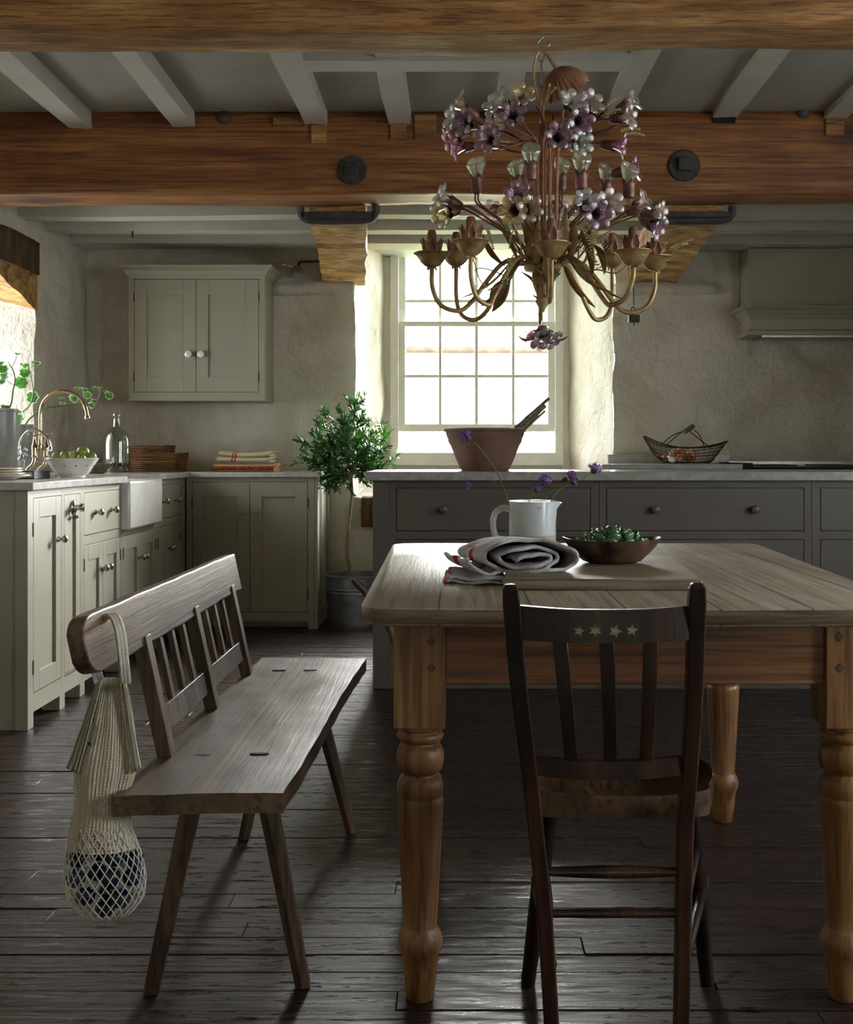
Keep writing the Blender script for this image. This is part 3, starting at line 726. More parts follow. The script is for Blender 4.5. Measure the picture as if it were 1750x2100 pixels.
t, T, W = lrun(5.197, 5.80, 'sink_cabinet', 'stone-coloured two-door cabinet under the white sink')
hs = [(.025, W/2-.001, .12, .618), (W/2+.002, W-.025, .12, .618)]
carcass(T, W, DEP, 0, .645, hs, SP, t, (.055, .03))
d = shaker(T, Nx, *hs[0], SP, t, .052, hinge=-1); knob(T, Nx, W/2-.03, .50, NK, d)
d = shaker(T, Nx, *hs[1], SP, t, .052, hinge=1); knob(T, Nx, W/2+.03, .50, NK, d)
t, T, W = lrun(5.802, 6.40, 'corner_cabinet', 'stone-coloured corner cabinet with drawer over doors right of sink')
hs = [(.025, W-.11, .662, .838), (.025, .25, .12, .618), (.253, W-.11, .12, .618)]
carcass(T, W, DEP, 0, .868, hs, SP, t, (.055, .03))
d = slab(T, Nx, *hs[0], SP, t); knob(T, Nx, .12, .752, NK, d); knob(T, Nx, .37, .752, NK, d)
d = shaker(T, Nx, *hs[1], SP, t, .05, hinge=-1); knob(T, Nx, .225, .50, NK, d)
d = shaker(T, Nx, *hs[2], SP, t, .05, hinge=1); knob(T, Nx, .28, .50, NK, d)

# sink
t = thing('belfast_sink', 'white fireclay butler sink with deep plain apron front', 'sink', (-1.75, 5.48, .65))
m = MB(); X0, X1, Y0, Y1, Z0, Z1 = -2.0, -1.522, 5.202, 5.775, .648, .877
m.box(X0, Y0, Z0, X1, Y1, Z0+.03); m.box(X1-.03, Y0, Z0+.03, X1, Y1, Z1); m.box(X0, Y0, Z0+.03, X0+.03, Y1, Z1)
m.box(X0+.03, Y0, Z0+.03, X1-.03, Y0+.03, Z1); m.box(X0+.03, Y1-.03, Z0+.03, X1-.03, Y1, Z1)
m2 = MB()
m2.add([(X0,Y0,Z0),(X1,Y0,Z0),(X1,Y1,Z0),(X0,Y1,Z0),(X0,Y0,Z1),(X1,Y0,Z1),(X1,Y1,Z1),(X0,Y1,Z1),(X0+.03,Y0+.03,Z1),(X1-.03,Y0+.03,Z1),(X1-.03,Y1-.03,Z1),(X0+.03,Y1-.03,Z1),(X0+.03,Y0+.03,Z0+.03),(X1-.03,Y0+.03,Z0+.03),(X1-.03,Y1-.03,Z0+.03),(X0+.03,Y1-.03,Z0+.03)],
 [(0,3,2,1),(0,1,5,4),(1,2,6,5),(2,3,7,6),(3,0,4,7),(4,5,9,8),(5,6,10,9),(6,7,11,10),(7,4,8,11),(8,9,13,12),(9,10,14,13),(10,11,15,14),(11,8,12,15),(12,13,14,15)])
out('basin', m2, M_['ceramic'], t, bevel=.012)

# L-shaped left worktop (with the sink cut out)
t = thing('left_worktop', 'pale stone worktop along the left run, turning under the wall cupboard', 'worktop', (-1.9, 5.5, .87))
m = MB(); z0, z1 = .870, .899
m.box(LX+.02, 4.04, z0, -1.532, 5.20, z1); m.box(LX+.02, 5.20, z0, -1.985, 5.78, z1); m.box(LX+.02, 5.78, z0, -1.532, 6.44, z1)
m.box(LX+.02, 6.44, z0, -1.532, 7.0, z1); m.box(-1.532, 6.395, z0, -.80, 7.0, z1)
out('slab', m, M_['marble'], t, bevel=.0025)
m = MB(); m.box(LX+.025, 6.98, z1, -.82, 7.0, z1+.02)

# back-left base cabinet
t = thing('base_cabinet', 'stone-coloured two-door base cabinet under the folded towels', 'cabinet', (-1.2, 6.7, 0), 'fitted cabinets on the rear wall')
x0 = -1.556; W = .732; T = uvn((x0, 6.42, 0), (1, 0, 0), (0, -1, 0)); Ny = (0, -1, 0)
hs = [(.036, .361, .098, .842), (.364, .692, .098, .842)]
carcass(T, W, .58, 0, .869, hs, SP, t, (.045, .034))
d = shaker(T, Ny, *hs[0], SP, t, .068, hinge=-1); knob(T, Ny, .325, .672, SP, d, .018)
d = shaker(T, Ny, *hs[1], SP, t, .068, hinge=1); knob(T, Ny, .400, .672, SP, d, .018)
m = MB(); m.box(-.823, 6.421, 0, -.805, 6.50, .869); m.box(-.823, 6.50, .08, -.815, 6.93, .869); m.box(-.823, 6.93, 0, -.805, 7.0, .869); m.box(-.823, 6.50, 0, -.805, 6.93, .10)
out('side_panel', m, SP, t, bevel=.001)
for yy in (6.55, 6.60, 6.66):
    m = MB(); m.box(-.815, yy, .10, -.811, yy+.006, .869); out('bead', m, SP, t)

# wall cupboard
t = thing('wall_cupboard', 'stone-coloured wall cupboard with two panelled doors and cornice', 'cupboard', (-1.57, 6.9, 1.32))
x0 = (264-VX)*6.72/F; W = (543-264)*6.72/F; T = uvn((x0, 6.72, 0), (1, 0, 0), (0, -1, 0))
k = 6.72/F; Z = lambda py: 1-(py-VY)*k
hs = [((276-264)*k, (401.5-264)*k, Z(804), Z(573)), ((402.5-264)*k, (530-264)*k, Z(804), Z(573))]
carcass(T, W, .33, Z(822), Z(562), hs, SP, t)
d = shaker(T, Ny, *hs[0], SP, t, .072, hinge=-1); knob(T, Ny, (388-264)*k, Z(727), M_['ceramic'], d, .023)
d = shaker(T, Ny, *hs[1], SP, t, .072, hinge=1); knob(T, Ny, (414-264)*k, Z(727), M_['ceramic'], d, .023)
def cornice(name, x0, x1, yf, yb, prof, mt, parent, ends=(1, 1)):
    "prof: (outward projection, z) swept round the front and both sides"
    m = MB(); vs = []; n = len(prof)
    for (p, z) in prof:
        vs += [(x0-p*ends[0], yb, z), (x0-p*ends[0], yf-p, z), (x1+p*ends[1], yf-p, z), (x1+p*ends[1], yb, z)]
    fs = [(4*i+k, 4*i+k+1, 4*i+k+5, 4*i+k+4) for i in range(n-1) for k in range(3)]
    fs += [(3, 2, 1, 0), tuple(4*(n-1)+k for k in range(4)), tuple(4*i for i in range(n)), tuple(4*i+3 for i in reversed(range(n)))]
    m.add(vs, fs); return out(name, m, mt, parent, angle=25)
zt = Z(566)
cornice('cornice', x0, x0+W, 6.72, 7.05, [(0, zt-.01), (.004, zt), (.012, zt+.004), (.016, zt+.012), (.022, zt+.03), (.04, zt+.042), (.05, zt+.046), (.052, zt+.058), (0, zt+.06)], SP, t)

# --- island
ID = 4.79; kI = ID/F; ZI = lambda py: 1-(py-VY)*kI; XI = lambda px: (px-VX)*kI
def iunit(pa, pb, name, lab, dr, endpost=0):
    t = thing(name, lab, 'cabinet', ((XI(pa)+XI(pb))/2, ID+.3, 0), 'grey-brown island drawer cabinets')
    T = uvn((XI(pa), ID, 0), (1, 0, 0), (0, -1, 0)); W = XI(pb)-XI(pa)
    hs = [((a-pa)*kI, (b-pa)*kI, z0, z1) for (a, b, z0, z1) in dr]
    carcass(T, W, .62, 0, ZI(985), hs, GP, t)
    return t, T, hs
rows = [(ZI(1088), ZI(1001)), (ZI(1248), ZI(1107)), (ZI(1388), ZI(1266))]
t, T, hs = iunit(798, 1229, 'island_cabinet', 'grey-brown island drawer unit below the terracotta bowl', [(814, 1211, a, b) for a, b in rows])
for i, h in enumerate(hs):
    d = slab(T, Ny, *h, GP, t)
    knob(T, Ny, (910-798)*kI, h[2]+(h[3]-h[2])*.5, GP, d, .019); knob(T, Ny, (1119-798)*kI, h[2]+(h[3]-h[2])*.5, GP, d, .019)
t, T, hs = iunit(1230, 1665, 'island_cabinet', 'grey-brown island drawer unit in front of the egg basket', [(1245, 1649, a, b) for a, b in rows])
for i, h in enumerate(hs):
    d = slab(T, Ny, *h, GP, t)
    knob(T, Ny, (1343-1230)*kI, h[2]+(h[3]-h[2])*.5, GP, d, .019); knob(T, Ny, (1547-1230)*kI, h[2]+(h[3]-h[2])*.5, GP, d, .019)
t, T, hs = iunit(1666, 2070, 'island_cabinet', 'grey-brown island drawer unit at far right edge of view', [(1684, 2052, a, b) for a, b in rows])
for i, h in enumerate(hs):
    d = slab(T, Ny, *h, GP, t); knob(T, Ny, (1784-1666)*kI, h[2]+(h[3]-h[2])*.5, GP, d, .019)
m = MB(); m.box(XI(765), ID-.004, 0, XI(797.5), ID+.62, ZI(985)); tag(out('island_end_panel', m, GP, bevel=.002), 'grey-brown end post of the island beside the galvanised tub', 'panel')
m = MB(); m.box(XI(750), ID-.045, .889, XI(2085), ID+.66, .927); tag(out('island_worktop', m, M_['gmarble'], bevel=.003), 'grey veined stone worktop covering the island', 'worktop')

# --- rear right run: worktop, upstand, range, hood
kR = 6.35/F
t = thing('rear_base_cabinet', 'cream cabinet on rear wall behind the island, under egg basket', 'cabinet', (1.2, 6.7, 0), 'fitted cabinets on the rear wall')
x0, x1 = (1240-VX)*6.4/F, (1522-VX)*6.4/F; W = x1-x0; T = uvn((x0, 6.40, 0), (1, 0, 0), Ny)
hs = [(.03, W/2-.001, .1, .88), (W/2+.002, W-.03, .1, .88)]; carcass(T, W, .6, 0, .915, hs, SP, t, (.06, .03))
for h, u in zip(hs, (W/2-.04, W/2+.04)):
    d = shaker(T, Ny, *h, SP, t, .06); knob(T, Ny, u, .7, SP, d)
t = thing('rear_worktop', 'pale stone worktop with upstand under the wire egg basket', 'worktop', (1.2, 6.7, .92))
m = MB(); m.box((1235-VX)*6.36/F, 6.36, .916, (1524-VX)*6.36/F, 7.02, .944); out('slab', m, M_['marble'], t, bevel=.002)
m = MB(); m.box((1247-VX)*6.99/F, 6.985, .944, (1498-VX)*6.99/F, 7.03, 1.0); out('upstand', m, M_['marble'], t, bevel=.002)
t = thing('range_cooker', 'wide range cooker with steel hob rail against the rear wall', 'cooker', (2.4, 6.7, 0))
xa, xb = (1527-VX)*6.36/F, 3.1
m = MB(); m.box(xa, 6.42, 0.05, xb, 6.97, .915); m.box(xa+.05, 6.46, 0, xb-.05, 6.95, .05); out('body', m, M_['dark'], t, bevel=.004)
m = MB(); m.box(xa, 6.38, .915, xa+.055, 6.97, .952); m.box(xa+.055, 6.40, .915, xb, 6.97, .926); out('hob_plate', m, M_['dark'], t, bevel=.002)
m = MB(); m.box(xa+.05, 6.94, .926, xb, 6.97, .955); m.box(xa+.05, 6.93, .951, xb, 6.975, .957); out('back_rail', m, M_['steel'], t)
for i in range(4):
    m = MB(); cx = xa+.25+i*.34
    for a in (-.09, .09): m.tube([(cx+a, 6.5, .936), (cx+a, 6.85, .936)], .005, 6); m.tube([(cx-.1, 6.675+a*1.5, .936), (cx+.1, 6.675+a*1.5, .936)], .005, 6)
    out('pan_support', m, M_['iron'], t)
for i in range(3):
    m = MB(); pbox(m, uvn((xa+.04+i*.46, 6.42, 0), (1, 0, 0), Ny), 0, .42, .15, .8, 0, .02); d = out('oven_door', m, M_['dark'], t, bevel=.003)
    m = MB(); a = xa+.07+i*.46; m.tube([(a, 6.36, .76), (a+.36, 6.36, .76)], .009, 8); m.box(a+.02, 6.36, .755, a+.03, 6.40, .765); m.box(a+.33, 6.36, .755, a+.34, 6.40, .765); out('handle', m, M_['steel'], d)

t = thing('cooker_hood', 'cream painted mantel hood with moulded cornice above the range', 'hood', (2.4, 6.9, 1.7))
k9 = 6.86/F; Z9 = lambda py: 1-(py-VY)*k9; hx0 = (1534-VX)*k9
m = MB(); m.box(hx0, 6.86, Z9(636), 3.15, 7.04, 2.262); out('box', m, SP, t, bevel=.002)
z = Z9(690)
cornice('mantel', hx0+.0, 3.15, 6.80, 7.04, [(.018, z+.0), (.022, z+.004), (.022, z+.026), (.012, z+.034), (0, z+.036), (0, z+.098), (.01, z+.108), (.014, z+.12), (.03, z+.135), (.038, z+.15), (.055, z+.158), (.062, z+.162), (.062, z+.172), (0, z+.175)], SP, t)
m = MB(); m.box((1562-VX)*6.8/F, 6.79, z-.012, 3.1, 7.0, z+.0005); f = out('extractor_plate', m, M_['steel'], t, bevel=.001)
for px in (1628, 1745):
    m = MB(); m.ball(P(px, 688, 6.84)+V((0, 0, -.004)), (.018, .02, .008), 12, 6); out('lamp', m, M_['chrome'], f)
# ================================================================ table
t = thing('farmhouse_table', 'scrubbed pine farmhouse table with turned legs', 'table', (.33, 2.55, 0))
TZ = .745
def rounded(pts, r, n=5):
    o = []
    for i, p in enumerate(pts):
        p = V(p); a = V(pts[i-1]); b = V(pts[(i+1) % len(pts)])
        da = (a-p).normalized()*r; db = (b-p).normalized()*r
        for k in range(n+1):
            s = k/n; o.append((p+da)*(1-s)**2+p*2*s*(1-s)+(p+db)*s*s)
    return o
poly = [V((-.162, 1.862)), V((.28, 1.842)), V((.775, 1.860)), V((.852, 3.222)), V((-.185, 3.222))]
pr = rounded([poly[0], poly[2], poly[3], poly[4]], .065)
# bow the near edge a little
pts = []
for i, p in enumerate(pr): pts.append(V((p.x, p.y, 0)))
k = [i for i, p in enumerate(pts)]
def edge(p):
    if abs(p.y-1.861) < .004: return V((p.x, p.y-.0, 0))
    return p
near = [V((lerp(-.095, .71, i/10), 1.862-.016*sin(pi*i/10), 0)) for i in range(1, 10)]
full = pts[:6]+near+pts[6:]
m = MB(); nn = len(full); rim = [(0, .0), (.003, -.002), (.004, -.012), (.002, -.026), (-.004, -.031)]
cen = V((.33, 2.55, 0)); vs = []
for (e, dz) in rim:
    for j, p in enumerate(full):
        d = (p-cen).normalized(); w_ = noise.noise(V((p.x*14, p.y*14, dz*60)))*.003
        vs.append(p+d*(e+(w_ if dz < 0 else 0))+V((0, 0, TZ+dz)))
fs = [tuple(range(nn)), tuple(reversed([4*nn+i for i in range(nn)]))]
for r_ in range(4): fs += [(r_*nn+(i+1) % nn, r_*nn+i, (r_+1)*nn+i, (r_+1)*nn+(i+1) % nn) for i in range(nn)]
m.add(vs, fs); o = out('tabletop', m, M_['ttop'], t, angle=50); o.data.materials.append(M_['ttop_edge'])
for p_ in o.data.polygons:
    if abs(p_.normal.z) < .6: p_.material_index = 1
LEG = [(0, 0), (.022, 0), (.0255, .004), (.030, .045), (.034, .083), (.037, .087), (.0405, .098), (.0415, .108), (.039, .120), (.032, .132), (.0305, .136), (.0335, .18), (.038, .27), (.0425, .345), (.0435, .362), (.0425, .372), (.041, .3735), (.042, .376), (.0428, .392), (.041, .402), (.036, .410), (.0325, .413), (.0325, .417), (.040, .424), (.0435, .436), (.044, .446), (.0425, .458), (.038, .467), (.0325, .470), (.0335, .474), (.041, .478), (.0435, .485), (.041, .491), (.038, .492), (.038, .497), (.0415, .499), (.0415, .506)]
for (x, y) in ((-.07, 2.063), (.709, 2.063), (-.084, 3.06), (.723, 3.06)):
    lg = MB(); lg.lathe(LEG, (x, y, 0), 28)
    h = .0465
    lg.box(x-h, y-h, .506, x+h, y+h, TZ-.031)
    L = out('leg', lg, M_['oak'], t, bevel=.0015, angle=50)
    if y < 2.5:
        for dz in (.664, .616) if x < 0 else (.672, .616):
            for q, ox in ((0, .022),) if x < 0 else ((0, -.022),):
                pg = MB(); c = V((x+ox, y-h, dz)); s = .0085
                pg.add([c+V((0, -.0015, s)), c+V((s, -.0015, 0)), c+V((0, -.0015, -s)), c+V((-s, -.0015, 0)), c+V((0, .002, s)), c+V((s, .002, 0)), c+V((0, .002, -s)), c+V((-s, .002, 0))],
                       [(0, 1, 2, 3), (0, 4, 5, 1), (1, 5, 6, 2), (2, 6, 7, 3), (3, 7, 4, 0)])
                out('peg', pg, M_['benchleg'], L)
for (a, b, nm) in (((-.0235, 2.030), (.6625, 2.050), 0), ((-.0375, 3.07), (.6765, 3.09), 0)):
    m = MB(); m.box(a[0], a[1], .590, b[0], b[1], TZ-.031)
    if a[1] < 2.5: m.tube([(a[0], a[1]+.004, .588), (b[0], a[1]+.004, .588)], .0055, 8)
    out('apron', m, M_['apron'], t, bevel=.001)
for x in (-.10, .725):
    m = MB(); m.box(x, 2.11, .59, x+.02, 3.013, TZ-.031); out('apron', m, M_['apron'], t, bevel=.001)

# ================================================================ chair
t = thing('kitchen_chair', 'small dark wooden chair with four star cut-outs, back to the viewer', 'chair', (.26, 1.9, 0))
CH = M_['chair']
PL = [(1047, 1210, 1.69), (1063, 1400, 1.72), (1083, 1560, 1.745), (1098, 1690, 1.765), (1119, 1900, 1.775), (1138, 2217, 1.79)]
PR = [(1430, 1207, 1.69), (1424, 1400, 1.72), (1415, 1560, 1.745), (1406, 1690, 1.765), (1401, 1900, 1.775), (1396, 2217, 1.79)]
def zfix(p): p = V(p); p.z = max(p.z, .0); return p
for Q in (PL, PR):
    pts = spl([P(*q) for q in Q], 6); pts[-1].z = .001
    m = MB(); vs = []; n = len(pts)
    for i, p in enumerate(pts):
        s = i/(n-1); hw = lerp(.0135, .0118, s)*(.88 if i == 0 else 1); hd = .0115
        for a, b in ((-1, -1), (1, -1), (1, 1), (-1, 1)): vs.append(p+V((hw*a, hd*b, 0)))
    fs = [(4*i+k, 4*i+(k+1) % 4, 4*i+4+(k+1) % 4, 4*i+4+k) for i in range(n-1) for k in range(4)]
    fs += [(4*n-4, 4*n-3, 4*n-2, 4*n-1)]; m.add(vs, fs)
    top = pts[0]; m.add([top+V((a*.0128, b*.0108, 0)) for a, b in ((-1, -1), (1, -1), (1, 1), (-1, 1))]+[top+V((a*.008, b*.007, .009)) for a, b in ((-1, -1), (1, -1), (1, 1), (-1, 1))],
          [(0, 1, 5, 4), (1, 2, 6, 5), (2, 3, 7, 6), (3, 0, 4, 7), (4, 5, 6, 7)])
    L = out('back_post', m, CH, t, bevel=.003, angle=60)
    c = P(Q[3][0]+1, 1680, 1.753); m = MB(); m.lathe([(0, 0), (.005, 0), (.005, .002), (0, .002)], c, 12, basis((0, -1, 0))); out('bolt_hole', m, M_['dark'], L)
def bow(u): return .024*(1-(2*u-1)**2)            # bows towards the viewer in the middle
def railpt(px, py, D0, pa, pb):
    u = (px-pa)/(pb-pa); D = D0-bow(u); return P(px, py, D0)+V((0, -bow(u), 0))
# crest rail with real star-shaped holes
k = 1.70/F
cu = bpy.data.curves.new('crest', 'CURVE'); cu.dimensions = '2D'; cu.fill_mode = 'BOTH'; cu.extrude = .0065
def poly2(ptsxy):
    s = cu.splines.new('POLY'); s.points.add(len(ptsxy)-1); s.use_cyclic_u = True
    for q, (x, y) in zip(s.points, ptsxy): q.co = (x, y, 0, 1)
pa, pb = 1066, 1412; ca_, cb_ = 1166, 1308
topy = lambda x: 1241+5*sin(pi*(x-pa)/(pb-pa)); boty = lambda x: 1311+2.5*sin(pi*(x-pa)/(pb-pa))
xs = [lerp(ca_, cb_, i/12) for i in range(13)]
poly2([((x-VX)*k, -(topy(x)-VY)*k) for x in xs]+[((x-VX)*k, -(boty(x)-VY)*k) for x in reversed(xs)])
stars = [(1184, 1288.5, 11.5, 5, .2), (1217, 1287, 14.5, 6, 0), (1257, 1289, 14.5, 5, .35), (1291, 1287, 12.5, 5, .1)]
for (sx, sy, r, n, ro) in stars:
    poly2([((sx+(r if i % 2 == 0 else r*.48)*sin(ro+i*pi/n)-VX)*k, -(sy-(r if i % 2 == 0 else r*.48)*cos(ro+i*pi/n)-VY)*k) for i in range(2*n)])
co = bpy.data.objects.new('tmp_crest', cu); me = bpy.data.meshes.new_from_object(co)
fl = lambda px: 1.70-(bow((max(ca_, min(cb_, px))-pa)/(pb-pa)) if not ca_ < px < cb_ else bow((ca_-pa)/(pb-pa)))
m = MB()
m.add([V((v.co.x, 1.70+v.co.z-bow((ca_-pa)/(pb-pa)), v.co.y+1)) for v in me.vertices], [tuple(p.vertices) for p in me.polygons])
for x0, x1 in ((pa, ca_), (cb_, pb)):
    def cr(u, v, s):
        x = lerp(x0, x1, u); return V(((x-VX)*k, 1.70+s*.0065-bow((x-pa)/(pb-pa)), 1-(lerp(boty(x), topy(x), v)-VY)*k))
    m.grid(lambda u, v: cr(u, v, -1), 10, 2); m.grid(lambda u, v: cr(1-u, v, 1), 10, 2)
    m.grid(lambda u, v: cr(u, 1, lerp(-1, 1, v)), 10, 1); m.grid(lambda u, v: cr(u, 0, lerp(1, -1, v)), 10, 1)
out('crest_rail', m, CH, t, angle=30)
bpy.data.objects.remove(co)
for (sx, sy, r, n, ro) in stars:
    st_ = [V(((sx+(r if i % 2 == 0 else r*.48)*sin(ro+i*pi/n)-VX)*k, 1.6935-bow((ca_-pa)/(pb-pa)), 1-(sy-(r if i % 2 == 0 else r*.48)*cos(ro+i*pi/n)-VY)*k)) for i in range(2*n)]
    m = MB(); m.prism(st_, (0, .0125, 0)); out('star_inlay', m, M_['board'], t, angle=20)
def lath(p0, p1, w0, w1, th, name, sag=0):
    m = MB(); n = 8; vs = []
    for i in range(n+1):
        s = i/n; p = lerp(p0, p1, s)+V((0, -.006*sin(pi*s), 0)); w = lerp(w0, w1, s)
        for a, b in ((-1, -1), (1, -1), (1, 1), (-1, 1)): vs.append(p+V((w*a, th*b, 0)))
    fs = [(4*i+k_, 4*i+(k_+1) % 4, 4*i+4+(k_+1) % 4, 4*i+4+k_) for i in range(n) for k_ in range(4)]+[(3, 2, 1, 0), (4*n, 4*n+1, 4*n+2, 4*n+3)]
    m.add(vs, fs); return out(name, m, CH, t, bevel=.0015)
for (a, b) in ((1147, 1170), (1241, 1249), (1332, 1321)):
    lath(P(a, 1312, 1.705)+V((0, -bow((a-pa)/(pb-pa))+.004, 0)), P(b, 1553, 1.742)+V((0, -.018, 0)), .0112, .0102, .004, 'slat')
m = MB()
m.grid(lambda u, v: V(0) if False else P(lerp(1096, 1398, u), lerp(1552, 1590, v)+3*sin(pi*u), 1.74)+V((0, -bow(u)*.8, 0)), 16, 2)
m.grid(lambda u, v: P(lerp(1096, 1398, 1-u), lerp(1552, 1590, v)+3*sin(pi*u), 1.74)+V((0, -bow(u)*.8+.013, 0)), 16, 2)
m.grid(lambda u, v: P(lerp(1096, 1398, u), 1552+3*sin(pi*u), 1.74)+V((0, -bow(u)*.8+.013*(1-v), 0)), 16, 1)
m.grid(lambda u, v: P(lerp(1096, 1398, u), 1590+3*sin(pi*u), 1.74)+V((0, -bow(u)*.8+.013*v, 0)), 16, 1)
out('lower_rail', m, CH, t, angle=30)
# saddle seat
SO = [(.130, 1.785), (.375, 1.785), (.412, 1.83), (.430, 1.89), (.428, 1.955), (.395, 1.995), (.28, 2.005), (.165, 1.995), (.125, 1.955), (.118, 1.87)]
so = spl([V((x, y, 0)) for x, y in SO]+[V((SO[0][0], SO[0][1], 0))], 4)[:-1]
m = MB(); c = V((.275, 1.895, 0)); vs = []; fs = []; nr = 7; n = len(so)
for side in (0, 1):
    for r_ in range(nr+1):
        s = r_/nr
        for p in so:
            q = lerp(c, p, max(s, .001)); ex = (q.x-.27)/.15
            if side == 0: z = .446+.010*s**3-.016*(1-s*s)+.010*ex*ex*s
            else: z = .418+.004*s
            if s == 1: q = lerp(c, q, .985); 
            vs.append(V((q.x, q.y, z)))
for side in (0, 1):
    o_ = side*(nr+1)*n
    for r_ in range(nr):
        for i in range(n):
            a = (o_+r_*n+i, o_+r_*n+(i+1) % n, o_+(r_+1)*n+(i+1) % n, o_+(r_+1)*n+i); fs.append(a if side else a[::-1])
# rounded rim
mid = [V((lerp(c, p, 1.0).x, lerp(c, p, 1.0).y, .436)) for p in so]; base = len(vs); vs += mid
for i in range(n):
    j = (i+1) % n; fs.append((nr*n+i, base+i, base+j, nr*n+j)); fs.append((base+i, (2*nr+1)*n+i, (2*nr+1)*n+j, base+j))
m.add(vs, fs); out('seat', m, M_['chairseat'], t, angle=60)
for (f, tp) in (((.1315, 2.118), (.165, 1.96)), ((.4715, 2.122), (.402, 1.95))):
    m = MB(); a = V((f[0], f[1], .0)); b = V((tp[0], tp[1], .425))
    m.tube([lerp(a, b, i/6) for i in range(7)], [.0135, .0145, .0158, .0162, .016, .015, .013], 12); out('leg', m, CH, t)
def rung(a, b, r0, r1, nm='stretcher'):
    m = MB(); m.tube([lerp(V(a), V(b), i/10) for i in range(11)], [r0+(r1-r0)*sin(pi*i/10) for i in range(11)], 10); out(nm, m, CH, t)
zz = lambda py, D: 1-(py-VY)*D/F
rung(P(1112, 1788, 1.772), P(1402, 1788, 1.772), .006, .0105); rung(P(1122, 1873, 1.775), P(1400, 1873, 1.775), .0065, .0075)
rung((.1415, 2.075, .215), (.150, 1.78, .19), .0075, .009); rung((.459, 2.075, .215), (.357, 1.78, .19), .0075, .009)
rung((.434, 2.03, .30), (.357, 1.775, .275), .0065, .008); rung((.148, 2.03, .30), (.146, 1.775, .275), .0065, .008)

# ================================================================ bench
t = thing('slatted_bench', 'old brown wooden bench with slatted back and thick plank seat', 'bench', (-.42, 2.45, 0))
BM, BL_ = M_['bench'], M_['benchleg']
near = [(-.556, 1.805), (-.287, 1.822)]; far = [(-.249, 3.012), (-.535, 3.05)]
m = MB(); nu, nv = 10, 44
def seat(u, v, top=True):
    xl = lerp(-.556, -.535, v)+.002*sin(v*9); xr = lerp(-.287, -.249, v)+.003*sin(v*6+1)
    y = lerp(lerp(1.805, 1.822, u), lerp(3.05, 3.012, u), v)
    z = (.450 if top else .417)+.002*sin(v*5+u*3)
    return V((lerp(xl, xr, u), y, z))+noise.noise_vector(V((u*5, v*16, 0)))*.0022
m.grid(lambda u, v: seat(u, v), nu, nv); m.grid(lambda u, v: seat(1-u, v, False), nu, nv)
for uu in (0, 1): m.grid(lambda a, b, uu=uu: lerp(seat(uu, a, True), seat(uu, a, False), b if uu else 1-b), nv, 2)
for vv in (0, 1): m.grid(lambda a, b, vv=vv: lerp(seat(a, vv, True), seat(a, vv, False), 1-b if vv else b), nu, 2)
out('seat', m, BM, t, angle=40)
tops = [(-.47, 2.05), (-.365, 2.06), (-.457, 2.856), (-.3775, 2.856)]; feet = [(-.571, 2.085), (-.292, 2.11), (-.558, 2.919), (-.281, 2.964)]
for (a, b) in zip(feet, tops):
    A = V((a[0], a[1], .0)); B = V((b[0], b[1], .44)); m = MB()
    vs = []
    for i in range(9):
        s = i/8; p = lerp(A, B, s); h = lerp(.0165, .0215, s)*(1+.04*noise.noise(p*20))
        for k_ in range(6): an = pi/6+k_*pi/3; vs.append(p+V((h*cos(an), h*sin(an), 0)))
    fs = [(6*i+k_, 6*i+(k_+1) % 6, 6*i+6+(k_+1) % 6, 6*i+6+k_) for i in range(8) for k_ in range(6)]+[tuple(range(5, -1, -1)), tuple(48+i for i in range(6))]
    m.add(vs, fs); out('leg', m, BL_, t, bevel=.002)
    m = MB(); c = V((b[0], b[1], .4512)); m.lathe([(0, -.02), (.017, -.02), (.017, .0006), (.006, .0012), (0, .0008)], c, 14, None, 1, .42); out('wedge', m, M_['dark'], t)
# leaning back: posts tilt away (to -x) as they rise
def bk(y, z, d=0): return V((lerp(-.532, -.576, (z-.45)/.205)+d, y, z))
for y in (2.047, 2.43, 2.82):
    m = MB(); a, b = bk(y, .449), bk(y, .668); m.bar(a, b, (.0125, 0, .003), (0, .0175, 0)); out('back_post', m, BL_, t, bevel=.0015)
for (y0, y1) in ((2.064, 2.413), (2.447, 2.803)):
    m = MB(); c0, c1 = bk(y0, .511), bk(y1, .511); up = (bk(0, .6)-bk(0, .5)).normalized()*.023; m.bar(c0, c1, up, (.007, 0, .0015)); out('lower_rail', m, BL_, t, bevel=.001)
    for i in range(3):
        y = lerp(y0, y1, (i+1)/4); m = MB(); m.bar(bk(y, .53), bk(y, .665), (.0055, 0, 0), (0, .0105, 0)); out('slat', m, BL_, t, bevel=.001)
# top rail, rounded at the near end
m = MB(); n = 40; vs = []
def railsec(v):
    y = lerp(1.735, 2.93, v); zc = lerp(.700, .696, v); hh = .046
    e = min(1, v/.045); q = sqrt(max(0, 1-(1-e)**2)); lo, hi = zc-hh*lerp(.25, 1, q), zc+hh*lerp(.35, 1, q)
    wob = .003*noise.noise(V((y*8, 0, 0)))
    return y, lo+wob, hi+wob*.6
for i in range(n+1):
    v = (i/n)**1.6; y, lo, hi = railsec(v); a, b = bk(y, lo, .010), bk(y, hi, .010); th = V((-.027, 0, -.004))
    vs += [a, b, b+th, a+th]
fs = [(4*i+k_, 4*i+4+k_, 4*i+4+(k_+1) % 4, 4*i+(k_+1) % 4) for i in range(n) for k_ in range(4)]+[(0, 1, 2, 3), (4*n+3, 4*n+2, 4*n+1, 4*n)]
m.add(vs, fs); out('top_rail', m, BM, t, bevel=.003, angle=35)

